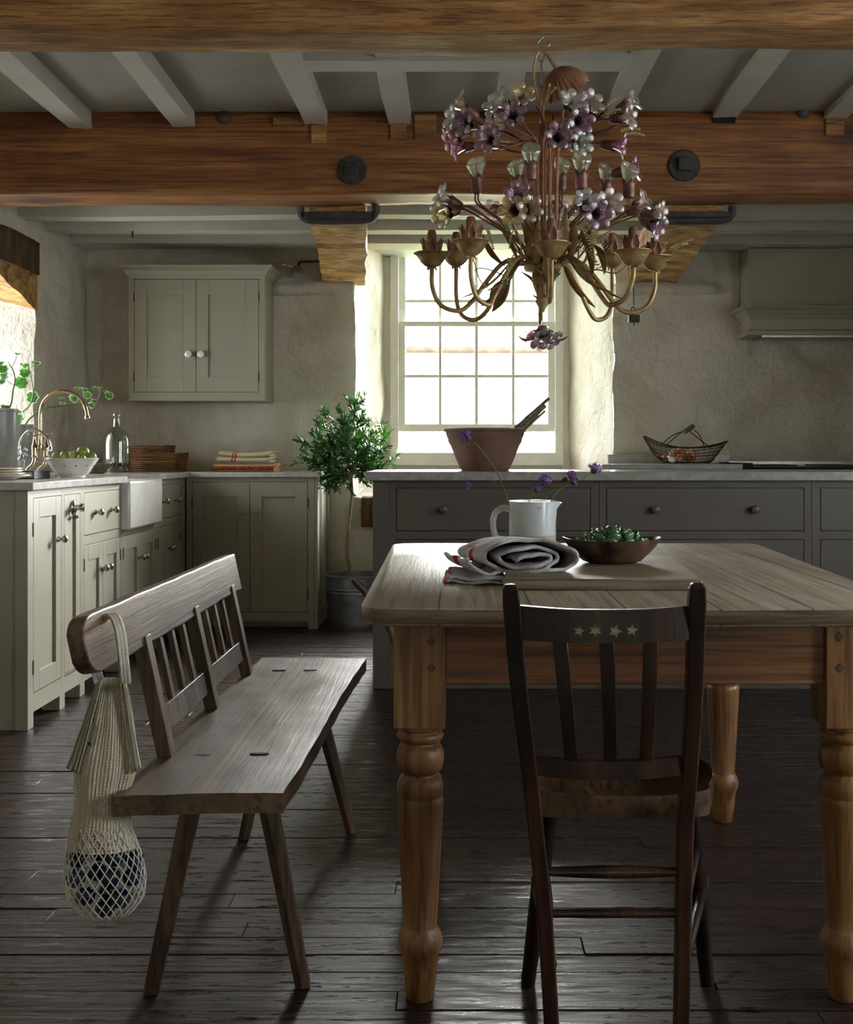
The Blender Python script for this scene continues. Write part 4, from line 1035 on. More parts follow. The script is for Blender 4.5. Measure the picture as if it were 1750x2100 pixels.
# ================================================================ net bag
def knit_mat():
    m = bpy.data.materials.new('cream_cotton_knit'); m.use_nodes = True; nt = m.node_tree; b = nt.nodes['Principled BSDF']
    b.inputs['Roughness'].default_value = .95; b.inputs['Specular IOR Level'].default_value = .1
    f = noi(nt, coords(nt), 40, 4); nt.links.new(mixc(nt, f, (232,218,188), (244,234,212)), b.inputs['Base Color'])
    sx = N(nt, 'ShaderNodeSeparateXYZ'); nt.links.new(coords(nt, kind='UV'), sx.inputs[0])
    wv = math_(nt, 'SINE', math_(nt, 'MULTIPLY', sx.outputs[0], 2*pi*52))
    wz = math_(nt, 'SINE', math_(nt, 'ADD', math_(nt, 'MULTIPLY', sx.outputs[1], 2*pi*60), math_(nt, 'MULTIPLY', wv, 1.5)))
    h = math_(nt, 'ADD', wv, math_(nt, 'MULTIPLY', wz, .5)); bump(nt, b, h, .8, .0012)
    hole = math_(nt, 'MULTIPLY', math_(nt, 'LESS_THAN', wv, -.72), math_(nt, 'LESS_THAN', wz, -.1))
    hole = math_(nt, 'MULTIPLY', hole, math_(nt, 'GREATER_THAN', noi(nt, coords(nt, (1,1,.2)), 22, 2), .47))
    nt.links.new(math_(nt, 'SUBTRACT', 1, hole), b.inputs['Alpha']); return m
M_['knit'] = knit_mat(); M_['yarn'] = mat('cream_cotton_yarn', (228,220,204), (240,234,222), .9, 60, bp=.5, bscale=300)
t = thing('net_bag', 'cream cotton string bag of dark blue fruit hooked over the bench rail', 'bag', P(215, 1265, 1.84))
BD = 1.855
# outline rows: (py, left px, right px, half depth)
rows = [(1386, 200, 254, .012), (1420, 192, 263, .018), (1480, 177, 272, .022), (1540, 158, 278, .026), (1578, 150, 277, .028), (1640, 155, 262, .03), (1700, 145, 268, .036), (1760, 137, 290, .045), (1800, 134, 297, .050), (1840, 143, 293, .047), (1868, 165, 272, .036), (1884, 195, 240, .014)]
def bagrow(py):
    for i in range(len(rows)-1):
        if rows[i][0] <= py <= rows[i+1][0]:
            s = (py-rows[i][0])/(rows[i+1][0]-rows[i][0]); s2 = s
            return [lerp(a, b, s2) for a, b in zip(rows[i], rows[i+1])]
    return rows[-1]
def bagpt(a, py, infl=0, fold=0):
    _, l, r, hd = bagrow(py); cx, hw = (l+r)/2, (r-l)/2
    c = P(cx, py, BD); w_ = hw*BD/F+infl; f = 1+fold*sin(a*9+py*.01)
    return c+V((cos(a)*w_*f, -sin(a)*(hd+infl)*f, 0))
m = MB(); m.grid(lambda u, v: bagpt(u*2*pi, lerp(1392, 1735, v), 0, .07*(1-v*.5))+V((0, 0, -.018*max(0, sin(u*2*pi))*(1-v)**6)), 72, 40, uv=True); out('knitted_body', m, M_['knit'], t, angle=180)
# loose side gussets
m = MB()
for sgn, px0, px1, px2 in ((-1, 200, 136, 158), (1, 256, 289, 270)):
    m.grid(lambda u, v, px0=px0, px1=px1, px2=px2, sgn=sgn: lerp(P(lerp(px0, px1, v**1.1), lerp(1390, 1575, v), BD-.004-.016*sin(u*3.1)-.004*sin(u*21)), P(lerp(px0+sgn*-10, px2+sgn*-2, v), lerp(1392, 1588, v), BD-.022), u), 10, 20, uv=True)
out('gusset', m, M_['knit'], t, solid=.002, angle=180)
m = MB(); lp = spl([P(204, 1400, 1.835), P(208, 1360, 1.85)+V((-.012, .006, 0)), P(207, 1300, 1.86)+V((-.01, 0, 0)), P(217, 1266, 1.845), P(235, 1266, 1.835), P(247, 1300, 1.815), P(254, 1360, 1.815), P(258, 1400, 1.84)], 6)
for dx in (-.0045, 0, .0045): m.tube([p+V((dx, dx*.6, 0)) for p in lp], .0036, 7)
out('handle', m, M_['yarn'], t)
m = MB(); nd = 26
for sgn in (1, -1):
    for i in range(nd):
        pts = []
        for j in range(29):
            v = j/28; py = lerp(1688, 1884, v); a = 2*pi*(i/nd)+sgn*(2*pi/nd)*.5*(4*abs(((v*3.5) % 1)-.5)-1)
            pts.append(bagpt(a, py, .0012))
        m.tube(pts, .00105, 4)
out('net', m, M_['yarn'], t)
m = MB(); T0, T1 = P(193, 1487, 1.822), P(182, 1531, 1.822); wv = V((.0052, 0, -.001)); m.hexa([T0-wv, T0+wv, T0+wv+V((0, .001, 0)), T0-wv+V((0, .001, 0)), T1-wv, T1+wv, T1+wv+V((0, .001, 0)), T1-wv+V((0, .001, 0))])
tg = out('label_tag', m, M_['tagcloth'], t)
tc = bpy.data.curves.new('lettering', 'FONT'); tc.body = 'TURTLE BAGS'; tc.size = .0052; tc.align_x = 'CENTER'; tc.align_y = 'CENTER'; tc.extrude = .0001
to = bpy.data.objects.new('tmp_text', tc); me = bpy.data.meshes.new_from_object(to); bpy.data.objects.remove(to)
ang = atan2((T0-T1).z, (T0-T1).x); c = lerp(T0, T1, .42)+V((0, -.0006, 0)); ca, sa = cos(ang), sin(ang)
m = MB(); m.add([c+V((v.co.x*ca-v.co.y*sa, 0, v.co.x*sa+v.co.y*ca)) for v in me.vertices], [tuple(p.vertices) for p in me.polygons])
c2 = lerp(T0, T1, .88)+V((0, -.0006, 0)); 
for (dx, dz, r_) in ((0, 0, .0022), (.0022, .0022, .001), (-.0022, .0022, .001), (.0022, -.0022, .001), (-.0022, -.0022, .001), (0, .0032, .0009)): m.ball(c2+V((dx, 0, dz)), (r_, .0002, r_), 8, 6)
out('lettering', m, M_['ink'], tg)
# fruit inside
_r = ['leftmost dark blue fruit of the %s row', 'second dark blue fruit from left in %s row', 'third dark blue fruit from left in %s row', 'rightmost dark blue fruit of the %s row']
FL_ = [x % 'second' for x in _r]+[x % 'middle' for x in _r]+[x % 'lower' for x in (_r[0], 'middle dark blue fruit of the %s row', _r[3])]+['single lowest dark blue fruit', 'top left dark blue fruit', 'top right dark blue fruit']
spots = [(165, 1755), (200, 1750), (240, 1752), (272, 1765), (160, 1795), (195, 1792), (232, 1793), (268, 1802), (180, 1832), (217, 1833), (252, 1836), (215, 1862), (195, 1712), (235, 1712)]
for i, (px, py) in enumerate(spots):
    _, l, r, hd = bagrow(py); c = P(px, py, BD); inside = .0160
    c = c+V((0, (.010 if i % 2 else -.012)*(1 if i < 11 else .2), 0))
    m = MB(); m.ball(c, (inside, inside, inside*.95), 16, 10)
    o = out('blue_fruit', m, M_['bluefruit']); tag(o, FL_[i]+' in the hanging string bag', 'fruit', 'dark blue fruit in the string bag')

# ================================================================ olive tree
t = thing('potted_olive_tree', 'small round-headed olive tree standing in a galvanised tub', 'tree', (-.62, 6.60, 0))
bc = V((-.600, 6.605, 0)); br = .178
m = MB(); m.lathe([(0, .003), (br*.93, .003), (br*.93, 0), (br*.95, 0), (br*.955, .02), (br*.97, .19), (br*.985, .193), (br*.985, .200), (br*.972, .203), (br*.973, .212), (br*.988, .215), (br*.988, .222), (br*.975, .225), (br*.985, .285), (br*1.02, .289), (br*1.02, .297), (br*.965, .297), (br*.94, .02), (0, .02)], bc, 40); out('tub', m, M_['zinc'], t)
m = MB(); m.lathe([(0, .262), (br*.5, .268), (br*.96, .262), (br*.955, .2)], bc, 24); out('soil', m, M_['soil'], t)
k = 6.58
tr = spl([P(718, 1196, k), P(717, 1165, k), P(712, 1130, k), P(714, 1085, k), P(718, 1045, k), P(722, 1005, k), P(716, 960, k), P(712, 925, k)], 5)
m = MB(); m.tube(tr, [lerp(.0135, .008, i/len(tr)) for i in range(len(tr))], 9); tk = out('trunk', m, M_['bark'], t)
br_ = MB(); lf = MB(); rl = random.Random(21)
def oleaf(p, d, s, m=lf):
    d = d.normalized(); sd = d.cross(V((rl.gauss(0, 1), rl.gauss(0, 1), rl.gauss(0, 1)))).normalized(); up = d.cross(sd)
    w_ = s*rl.uniform(.11, .16)
    m.add([p, p+d*s*.35+sd*w_+up*w_*.4, p+d*s*.75+sd*w_*.75, p+d*s-up*s*.05, p+d*s*.75-sd*w_*.75, p+d*s*.35-sd*w_+up*w_*.4, p+d*s*.5-up*w_*.2],
          [(0, 1, 6), (1, 2, 6), (2, 3, 6), (3, 4, 6), (4, 5, 6), (5, 0, 6)])
tips = []
# crown outline in the photo: (px, py) of shoot tips
for (px, py, dd) in ((735, 818, 0), (722, 838, .05), (700, 848, -.05), (672, 842, 0), (654, 862, .06), (640, 885, 0), (622, 905, -.05), (618, 935, .05), (630, 945, -.1), (645, 965, 0), (660, 985, .05), (672, 1000, -.05), (770, 862, .05), (790, 870, -.1), (806, 885, -.12), (796, 915, 0), (805, 950, .02), (785, 965, -.05), (770, 975, .05), (750, 850, -.08), (742, 990, .06), (685, 870, .12), (700, 900, -.16), (740, 890, .14), (760, 920, -.16), (670, 920, .14), (690, 950, -.17), (730, 940, -.18), (760, 950, .12), (715, 870, -.14), (660, 900, -.14), (640, 925, .12), (712, 975, -.12), (740, 960, .15), (780, 930, .1), (690, 985, -.06), (765, 895, .1), (655, 955, -.08), (725, 905, .17), (700, 930, .16)):
    tips.append(P(px, py, 6.58)+V((0, dd*1.15, 0)))
base = P(719, 985, k)
for i, tp in enumerate(tips):
    st = P(716, rl.uniform(930, 985), k)
    mid = lerp(st, tp, .5)+V((rl.gauss(0, .018), rl.gauss(0, .018), rl.gauss(0, .012)))
    pts = spl([st, mid, tp], 7); br_.tube(pts, [lerp(.0045, .0014, j/len(pts)) for j in range(len(pts))], 5)
    for q in range(5):
        j = rl.randrange(4, len(pts)-1); a = pts[j]; dirn = (tp-st).normalized()
        tip2 = a+(dirn*.8+V((rl.gauss(0, .6), rl.gauss(0, .6), rl.gauss(.25, .5)))).normalized()*rl.uniform(.05, .10)
        p2 = [lerp(a, tip2, s/6) for s in range(7)]; br_.tube(p2, .0012, 4)
        for z_, pp in enumerate(p2[1:]):
            for _ in range(2):
                d2 = (tip2-a).normalized()+V((rl.gauss(0, .7), rl.gauss(0, .7), rl.gauss(.1, .6))); oleaf(pp, d2, rl.uniform(.030, .052))
    for j in range(4, len(pts)):
        for _ in range(2):
            d2 = (tp-st).normalized()*.8+V((rl.gauss(0, .7), rl.gauss(0, .7), rl.gauss(.15, .6))); oleaf(pts[j], d2, rl.uniform(.034, .056))
out('branches', br_, M_['bark'], tk); out('foliage', lf, M_['olive'], t, angle=180)
# handle poking up beside the table
m = MB(); pp = spl([P(723, 1187, 4.35), P(757, 1224, 4.37), P(800, 1290, 4.4), P(842, 1454, 4.4)], 5); pp[-1].z = .001; m.tube(pp, [.011]+[.014]*(len(pp)-1), 10)
tag(out('wooden_pole', m, M_['benchleg']), 'short brown wooden pole leaning in front of the galvanised tub', 'pole')
# ================================================================ things on the table
TZ = .745
t = thing('chopping_board', 'large weathered wooden board lying on the table', 'board', (.3, 2.5, TZ))
m = MB(); m.prism([V((.084, 2.10, TZ+.0005)), V((.457, 2.096, TZ+.0005)), V((.515, 2.92, TZ+.0005)), V((.142, 2.925, TZ+.0005))], (0, 0, .021)); out('plank', m, M_['board'], t, bevel=.003)
BZ = TZ+.0222
# dough bowl
t = thing('dough_bowl', 'shallow oval burnt-brown wooden bowl on the board', 'bowl', (.332, 2.42, BZ))
m = MB(); m.lathe([(0, 0), (.48, 0), (.60, .004), (.80, .022), (.97, .043), (1.0, .049), (.97, .050), (.90, .046), (.70, .022), (.5, .012), (0, .010)], (.332, 2.42, BZ), 44, None, .104, .075)
for i, v in enumerate(m.v):
    ex = abs(v.x-.332)/.104; m.v[i] = v+V(((v.x-.332)*.03*(ex > .8), 0, .006*ex**4*(v.z-BZ)/.05))
out('body', m, M_['dough'], t)
# green ceramic succulent cluster: artichoke-like rosettes
t = thing('ceramic_rosette', 'cluster of glossy green ceramic petals filling the brown bowl', 'ornament', (.332, 2.42, BZ+.02))
rp = random.Random(8)
def petal(m, c, d, s, w_):
    d = V(d).normalized(); sd = d.cross(V((0, 0, 1)))
    if sd.length < .1: sd = V((1, 0, 0))
    sd.normalize(); up = sd.cross(d).normalized(); vs = []
    for i in range(7):
        a = i/6
        for j in range(7):
            b = -1+2*j/6; ww = w_*(.45+.55*min(1, a*2.2))*sqrt(max(.0, 1-max(0, (a-.55)/.46)**2))
            vs.append(c+d*s*(a-.10*b*b*a)+sd*ww*b+up*(-.42*w_*(1-b*b)*(1-a*.3)+ (.25*s*a*a)))
    m.add(vs, [(i*7+j, i*7+j+1, (i+1)*7+j+1, (i+1)*7+j) for i in range(6) for j in range(6)])
cc = V((.332, 2.42, BZ+.034))
for ring, (nn, rad, hz, tilt, s, w_) in enumerate(((11, .052, .000, .75, .028, .0165), (10, .041, .011, 1.1, .026, .016), (8, .027, .018, 1.6, .024, .0145), (5, .012, .022, 2.6, .023, .012))):
    for i in range(nn):
        a = 2*pi*(i+.5*(ring % 2))/nn; dr = V((cos(a)*1.12, sin(a)*.8, 0))
        m = MB(); petal(m, cc+dr*rad+V((0, 0, hz)), dr+V((0, 0, tilt)), s*rp.uniform(.9, 1.1), w_); out('petal', m, M_['succ'], t, solid=.0022, angle=180)
m = MB(); m.ball(cc+V((0, 0, .008)), (.05, .036, .024), 16, 10); out('core', m, M_['succ'], t)

# jug
jc = V((.182, 2.75, BZ)); jr = .0575
t = thing('white_jug', 'white glazed stoneware jug with loop handle holding flower stems', 'jug', jc)
m = MB(); prof = [(.052, 0), (.0565, .003), (jr, .012), (jr, .036)]; m.lathe([(0, 0)]+prof+[(jr-.001, .0365)], jc, 36, close=False); out('unglazed_foot', m, M_['rawclay'], t)
m = MB(); n = 36; ring = [(jr, .0362), (jr+.0006, .039), (jr, .06), (jr, .10), (jr-.0005, .116), (jr-.0005, .119), (jr-.004, .119), (jr-.0045, .10), (jr-.004, .02), (0, .012)]
m.lathe(ring, jc, n, close=False)
for i, v in enumerate(m.v):   # pull the spout out on the right
    d = v-jc; a = atan2(d.y, d.x); h = max(0, (d.z-.085)/.034); s = math.exp(-((a+.15)/.34)**2)*h*h
    m.v[i] = v+V((.016*s, 0, -.004*s))
out('body', m, M_['milk'], t, angle=60)
m = MB(); hp = spl([jc+V((-jr+.003, 0, .100)), jc+V((-.074, 0, .101)), jc+V((-.090, 0, .090)), jc+V((-.096, 0, .068)), jc+V((-.094, 0, .045)), jc+V((-.085, 0, .028)), jc+V((-jr+.003, 0, .022))], 6)
m.tube(hp, [.0078]*len(hp), 10); out('handle', m, M_['milk'], t)
# verbena
def head(c, d, r, mt=M_['verbena']):
    m = MB(); d = V(d).normalized(); B = basis(d); rv = random.Random(int(c.x*9999))
    for i in range(64):
        z = rv.uniform(-.1, 1); a = rv.uniform(0, 2*pi); q = sqrt(max(0, 1-z*z)); e = B@V((q*cos(a), q*sin(a), z)); p = c+e*r*rv.uniform(.8, 1.1)
        f = e.orthogonal().normalized(); g = e.cross(f); s = r*.22
        m.add([p-f*s, p+g*s*.6+e*s*.3, p+f*s, p-g*s*.6+e*s*.5], [(0, 1, 2, 3)])
        m.tube([c-d*r*.3+e*r*.2, p], r*.035, 3)
    return m
def vstem(pts, heads, lab, r=.0013, D=2.75):
    Q = [P(a, b, D+c) for (a, b, c) in pts]
    t = thing('verbena_stem', lab, 'flower', Q[0], 'purple verbena stems in the jug')
    m = MB(); m.tube(spl(Q, 5), r, 6); st = out('stem', m, M_['stem'], t)
    for (hx, hy, hd, rad, pts2, dr) in heads:
        c = P(hx, hy, D+hd)
        if pts2: m = MB(); m.tube(spl([P(a, b, D+e) for (a, b, e) in pts2]+[c], 4), r*.6, 5); out('side_stem', m, M_['stem'], st)
        d = V(dr); m = MB(); m.ball(c-d.normalized()*rad*.2, rad*.55, 10, 6); fh = out('calyx', m, M_['calyx'], t); out('flower_head', head(c, d, rad), M_['verbena'] if rad > .0079 else M_['calyx'], t)
vstem([(1055, 1110, .01), (1043, 1030, .0), (1027, 985, 0), (1012, 955, 0), (985, 920, 0), (972, 907, 0)], [(957, 896, 0, .0175, None, (-.7, 0, .6)), (962, 995, .02, .0105, [(1027, 984, 0), (1000, 990, .01), (975, 994, .02)], (-1, 0, -.1))], 'long verbena stem leaning left across the terracotta bowl')
vstem([(1080, 1110, .0), (1083, 1040, 0), (1088, 1020, 0), (1096, 1010, 0)], [(1101, 1003, 0, .0125, None, (.1, 0, 1)), (1117, 988, .0, .0165, [(1092, 1014, 0), (1108, 1003, 0)], (.3, 0, 1)), (1104, 1041, -.05, .0078, [(1097, 1012, 0), (1099, 1025, -.03)], (.4, 0, -1))], 'short verbena stem with two purple heads above the jug mouth')
vstem([(1108, 1110, .01), (1117, 1030, .01), (1136, 1004, .01)], [], 'bare cut green verbena stem in the jug')
vstem([(1115, 1110, -.01), (1128, 1035, -.01), (1143, 1010, 0), (1160, 997, 0), (1172, 993, 0)], [(1172, 975, 0, .0125, [(1160, 997, 0), (1168, 985, 0)], (.1, 0, 1)), (1177, 989, 0, .0115, None, (.7, 0, .6)), (1159, 985, .01, .0078, [(1161, 996, 0)], (-.2, 0, 1)), (1220, 963, 0, .0165, [(1168, 993, 0), (1190, 985, 0), (1208, 972, 0)], (.5, 0, .8))], 'branched verbena stem leaning right out of the jug spout')

# rolled towel
t = thing('folded_towel', 'loosely rolled white cotton towel with a red stripe on the table', 'towel', (.1, 2.3, TZ))
prof = []
turns = 3.0; ns = 150
for i in range(ns+1):
    s = i/ns; a = 2*pi*turns*s+pi*1.02
    q = 1-s*.84; ax, az = .104*q+.008, .0455*q**1.15+.001
    cx = .128+.012*s+.006*sin(s*9); cz = TZ+.051-.004*s
    zz_ = cz+az*sin(a)*(1.02 if sin(a) > 0 else .98)+(.003*sin(a*3+s*7)+.002*sin(a*7))*q
    xx_ = cx+ax*cos(a)+.003*sin(a*4+1)*q; prof.append((xx_, max(zz_, TZ+.004+.021*min(1, max(0, (xx_-.045)/.04)))))
sk = -.045; ln = .26
def tw(u, v):
    i = min(ns-1, int(u*ns)); f = u*ns-i; x = lerp(prof[i][0], prof[i+1][0], f); z = lerp(prof[i][1], prof[i+1][1], f)
    y = 2.215+v*ln; w_ = noise.noise(V((x*30, v*5, z*30)))
    taper = 1-.22*v
    x2 = .12+(x-.12)*(1+.05*v)+sk*v; z2 = TZ+.003+(z-TZ-.003)*taper
    return V((x2+.004*w_, y+.010*sin(x*40+z*55)+.006*w_, z2+.0015*w_+.002*sin(v*14+x*40)))
m = MB(); m.grid(lambda u, v: tw(u, 1-v), 300, 26, uv=True)
# stripe runs round the roll near the viewer's end: uv v=1 is the near edge
out('roll', m, M_['towel'], t, solid=.0068, angle=180)
def flap(u, v, dz=0):
    x = lerp(-.030, .088, u); y = lerp(2.185+.020*sin(u*5+.8), 2.42, v)
    return V((x+.004*v, y+.004*sin(u*17), TZ+.0042+dz+.003*sin(u*11)*sin(v*5+1)**2+(.004*u*u)))
m = MB(); m.grid(lambda u, v: flap(u, 1-v), 40, 16, uv=True); m.grid(lambda u, v: flap(u*.97, 1-v, .0055)+V((.006, .006, 0)), 40, 16, uv=True); out('under_fold', m, M_['towel_fold'], t, solid=.0042, angle=180)

# ================================================================ island: terracotta bowl and treen
IZ = .927
c = P(995, 966, 5.08); c.z = IZ; k = 5.08/F
t = thing('terracotta_bowl', 'flared brown terracotta pancheon bowl on the island in front of the window', 'bowl', c)
r0, r1, h = 50*k, 84*k, .190
m = MB(); m.lathe([(0, 0), (r0*.96, 0), (r0, .006), (r0+.012, .03), (lerp(r0, r1, .88), h-.028), (r1*.96, h-.016), (r1, h-.012), (r1, h-.002), (r1*.97, h), (r1*.92, h-.004), (lerp(r0, r1, .75), h-.06), (r0*.9, .02), (0, .014)], c, 48); out('body', m, M_['terracotta'], t)
LB = ['longest pale wooden rod in the terracotta bowl', 'dark wooden spoon handle in the terracotta bowl', 'thin wooden stick lowest of those in the terracotta bowl', 'short wooden spatula leaning in the terracotta bowl']
for i, (a, b, r, dd) in enumerate((((1030, 900), (1126, 817), .008, .0), ((1040, 903), (1118, 832), .0115, .03), ((1046, 905), (1118, 843), .006, -.03), ((1030, 897), (1092, 852), .006, .05))):
    A, B = P(a[0]-26, a[1]+26, 5.10+dd), P(b[0], b[1], 5.20+dd); m = MB()
    m.tube([A, lerp(A, B, .3), lerp(A, B, .75), B], [r*.9, r, r*1.05, r*.95], 9)
    tag(out('wooden_utensil', m, M_['spoon']), LB[i], 'utensil', 'wooden utensils in the terracotta bowl')

# wire basket with eggs
bz = .9455; cx = (1405-VX)*6.68/F; yc = 6.68; k = 6.68/F
t = thing('wire_egg_basket', 'boat-shaped rusty wire basket with a wooden grip on the rear worktop', 'basket', (cx, yc, bz))
def bsk(a, s):
    "a round, s from base (0) to rim (1)"
    rx = lerp(48*k, 87*k, s**.75); ry = lerp(.055, .105, s**.8); q = cos(a); z = bz+.006+s*(.088+.075*max(0, -q)**2.2+.038*max(0, q)**2.5)
    return V((cx+rx*q+(.01 if s < .2 else 0), yc+ry*sin(a), z))
m = MB()
for s, r_ in ((1, .0045), (0, .003), (.03, .002)): m.tube([bsk(2*pi*i/60, s) for i in range(60)], r_, 6, closed=True)
out('rim', m, M_['wire'], t)
m = MB(); nw = 46
for sg in (1, -1):
    for i in range(nw): m.tube([bsk(2*pi*i/nw+sg*s/8*.22, s/8) for s in range(9)], .0011, 4)
for s in (.2, .4, .6, .8): m.tube([bsk(2*pi*i/40, s) for i in range(40)], .0011, 4, closed=True)
for j in range(-4, 5):
    yy = yc+j*.0125; w_ = 46*k*sqrt(1-(j/5)**2); m.tube([(cx-w_, yy, bz+.005), (cx+w_, yy, bz+.005)], .001, 4)
for j in range(-8, 9):
    xx = cx+j*.0165; w_ = .053*sqrt(max(0, 1-(j/9)**2)); m.tube([(xx, yc-w_, bz+.006), (xx, yc+w_, bz+.006)], .001, 4)
out('mesh', m, M_['wire'], t)
m = MB()
for sx_, ex in ((-1, 1368), (1, 1438)):
    m.tube(spl([bsk(-pi/2+sx_*.62, .85), P((ex+1412)/2+sx_*4, 896, 6.60), P(1408+sx_*7, 884, 6.64)], 6), .003, 6)
    m.tube(spl([bsk(pi/2-sx_*.62, .85), P((ex+1412)/2+sx_*10, 893, 6.74), P(1418+sx_*7, 882, 6.72)], 6), .003, 6)
out('handle_wire', m, M_['wire'], t)
m = MB(); a, b = P(1404, 886, 6.64), P(1422, 874, 6.74); m.tube([a, lerp(a, b, .1), lerp(a, b, .9), b], [.012, .0155, .0155, .012], 12); out('grip', m, M_['spoon'], t)
EG = [(1367, 938, 0, 0), (1378, 940, -.045, 1), (1391, 938, .02, 0), (1396, 938, -.05, 0), (1412, 939, -.01, 0), (1424, 938, .03, 1), (1383, 929, .0, 0), (1397, 925, .01, 0), (1423, 930, -.045, 0)]
EL = ['brown egg at left end of wire basket', 'cream egg in front at left of wire basket', 'brown egg behind, third along in wire basket', 'brown egg at front centre of wire basket', 'brown egg lying low right of centre in basket', 'pale egg at back right of wire basket', 'upper brown egg at left of the basket pile', 'topmost brown egg of the basket pile', 'upright brown egg at right of wire basket']
for i, (px, py, dd, wh) in enumerate(EG):
    c = P(px, py, yc+dd); c.z = max(c.z, bz+.030); m = MB(); r_ = .0225
    Bq = basis((cos(i*2.1), .4*sin(i), .35+.4*(i == 8)))
    m.lathe([(0, -.029)]+[(r_*sqrt(max(0, 1-(z/.029)**2))*(1-.12*z/.029), z) for z in (-.027, -.022, -.014, -.005, .005, .014, .021, .026)]+[(0, .029)], c, 16, Bq)
    tag(out('egg', m, M_['egg_white' if wh else 'egg_brown']), EL[i], 'egg', 'eggs in the wire basket')

# ================================================================ left worktop
WZ = .8995
def at(px, D): return V(((px-VX)*D/F, D, WZ))
# colander with apples
c = at(147, 4.90); k = 4.90/F
t = thing('colander_bowl', 'white ceramic colander pierced with small holes, full of green apples', 'bowl', c)
m = MB(); R0, R1, H = 27*k, 54*k, .083
m.lathe([(0, .004), (R0*.9, .004), (R0*.92, 0), (R0, 0), (R0*1.02, .008), (R0*1.3, .020), (R1*.78, .045), (R1*.93, .070), (R1, H), (R1*.985, H+.002), (R1*.955, H), (R1*.88, .066), (R1*.7, .040), (R0, .016), (0, .012)], c, 40); bd = out('body', m, M_['ceramic'], t)
hb = 0
for zi, (zz_, rr_, nh) in enumerate(((.052, .815*R1, 12), (.032, .645*R1, 12), (.024, .56*R1, 10))):
    for j in range(nh):
        a = 2*pi*(j+.5*(zi % 2))/nh
        m = MB(); p = c+V((cos(a)*rr_*1.0, sin(a)*rr_*1.0, zz_)); m.ball(p, (.0034, .0034, .0034), 8, 6); out('hole', m, M_['dark'], t)
AP = [(117, 936, .0, 1), (134, 934, -.02, 1), (152, 934, -.035, 1), (170, 925, -.005, 1.15), (167, 939, -.065, .8), (187, 936, .0, 1), (150, 933, .045, .95)]
AL = ['green apple at left of the white colander', 'green apple with stalk, second from left in colander', 'green apple at front centre of the colander', 'largest green apple on top of the colander', 'small green apple resting on the colander rim', 'green apple at right of the white colander', 'green apple at back of the white colander']
for i, (px, py, dd, s) in enumerate(AP):
    p = P(px, py+2, 4.90+dd); r_ = .024*s; p.z = min(p.z, c.z+H+.012+(.014 if i == 3 else 0))
    a_ = thing('apple', AL[i], 'apple', p, 'green apples in the white colander'); Bq = basis((.3*cos(i*1.7), .4*sin(i*2.3), 1))
    m = MB(); m.lathe([(0, -.80*r_), (.28*r_, -.9*r_), (.7*r_, -.72*r_), (.97*r_, -.2*r_), (1.0*r_, .15*r_), (.85*r_, .6*r_), (.5*r_, .84*r_), (.2*r_, .82*r_), (0, .64*r_)], p, 20, Bq); out('flesh', m, M_['apple'], a_)
    m = MB(); q0 = p+Bq@V((0, 0, .6*r_)); m.tube([q0, q0+Bq@V((.001, .0, r_*.5)), q0+Bq@V((.005, .002, r_*.85))], .0011, 5); out('stalk', m, M_['calyx'], a_)
# stacked plates
y = WZ
for i, (r_, lab) in enumerate(((.136, 'widest cream plate at the bottom of the plate stack'), (.120, 'second cream plate up in the stack at far left'), (.112, 'third cream plate up in the stack at far left'), (.110, 'topmost cream plate of the stack at far left'))):
    c = at(-14 if i else -12, 4.45); hgt = .017 if i == 0 else .013
    m = MB(); m.lathe([(0, .002), (r_*.5, .002), (r_*.52, 0), (r_*.58, 0), (r_*.62, .004), (r_, hgt), (r_*.995, hgt+.003), (r_*.6, .0075), (0, .0065)], V((c.x, c.y, y)), 40); y += (.012 if i == 0 else .0095)
    tag(out('plate', m, M_['cream']), lab, 'plate', 'stacked cream plates')
# books under the little tap's side
c = at(62, 4.64)
t = thing('closed_book', 'closed dark-bound book lying beside the plates', 'book', c)
m = MB(); m.box(c.x-.115, 4.60, WZ, c.x+.03, 4.78, WZ+.006); m.box(c.x-.115, 4.60, WZ+.028, c.x+.03, 4.78, WZ+.033); m.box(c.x+.026, 4.60, WZ, c.x+.031, 4.78, WZ+.033); out('cover', m, M_['bookc'], t, bevel=.001)
m = MB(); m.box(c.x-.11, 4.604, WZ+.006, c.x+.026, 4.776, WZ+.028); out('pages', m, M_['paper'], t)
c = at(100, 4.86); m = MB(); m.box(c.x-.035, 5.03, WZ, c.x+.035, 5.06, WZ+.085)
tag(out('cork_block', m, M_['boxwood'], bevel=.003), 'small speckled tan block standing behind the colander', 'block')
c = at(196, 5.9); m = MB(); m.lathe([(0, 0), (.04, 0), (.05, .006), (.085, .045), (.088, .052), (.08, .048), (.045, .01), (0, .008)], c, 28)
tag(out('wooden_bowl', m, M_['spoon']), 'small shallow wooden bowl between colander and glass bottle', 'bowl')

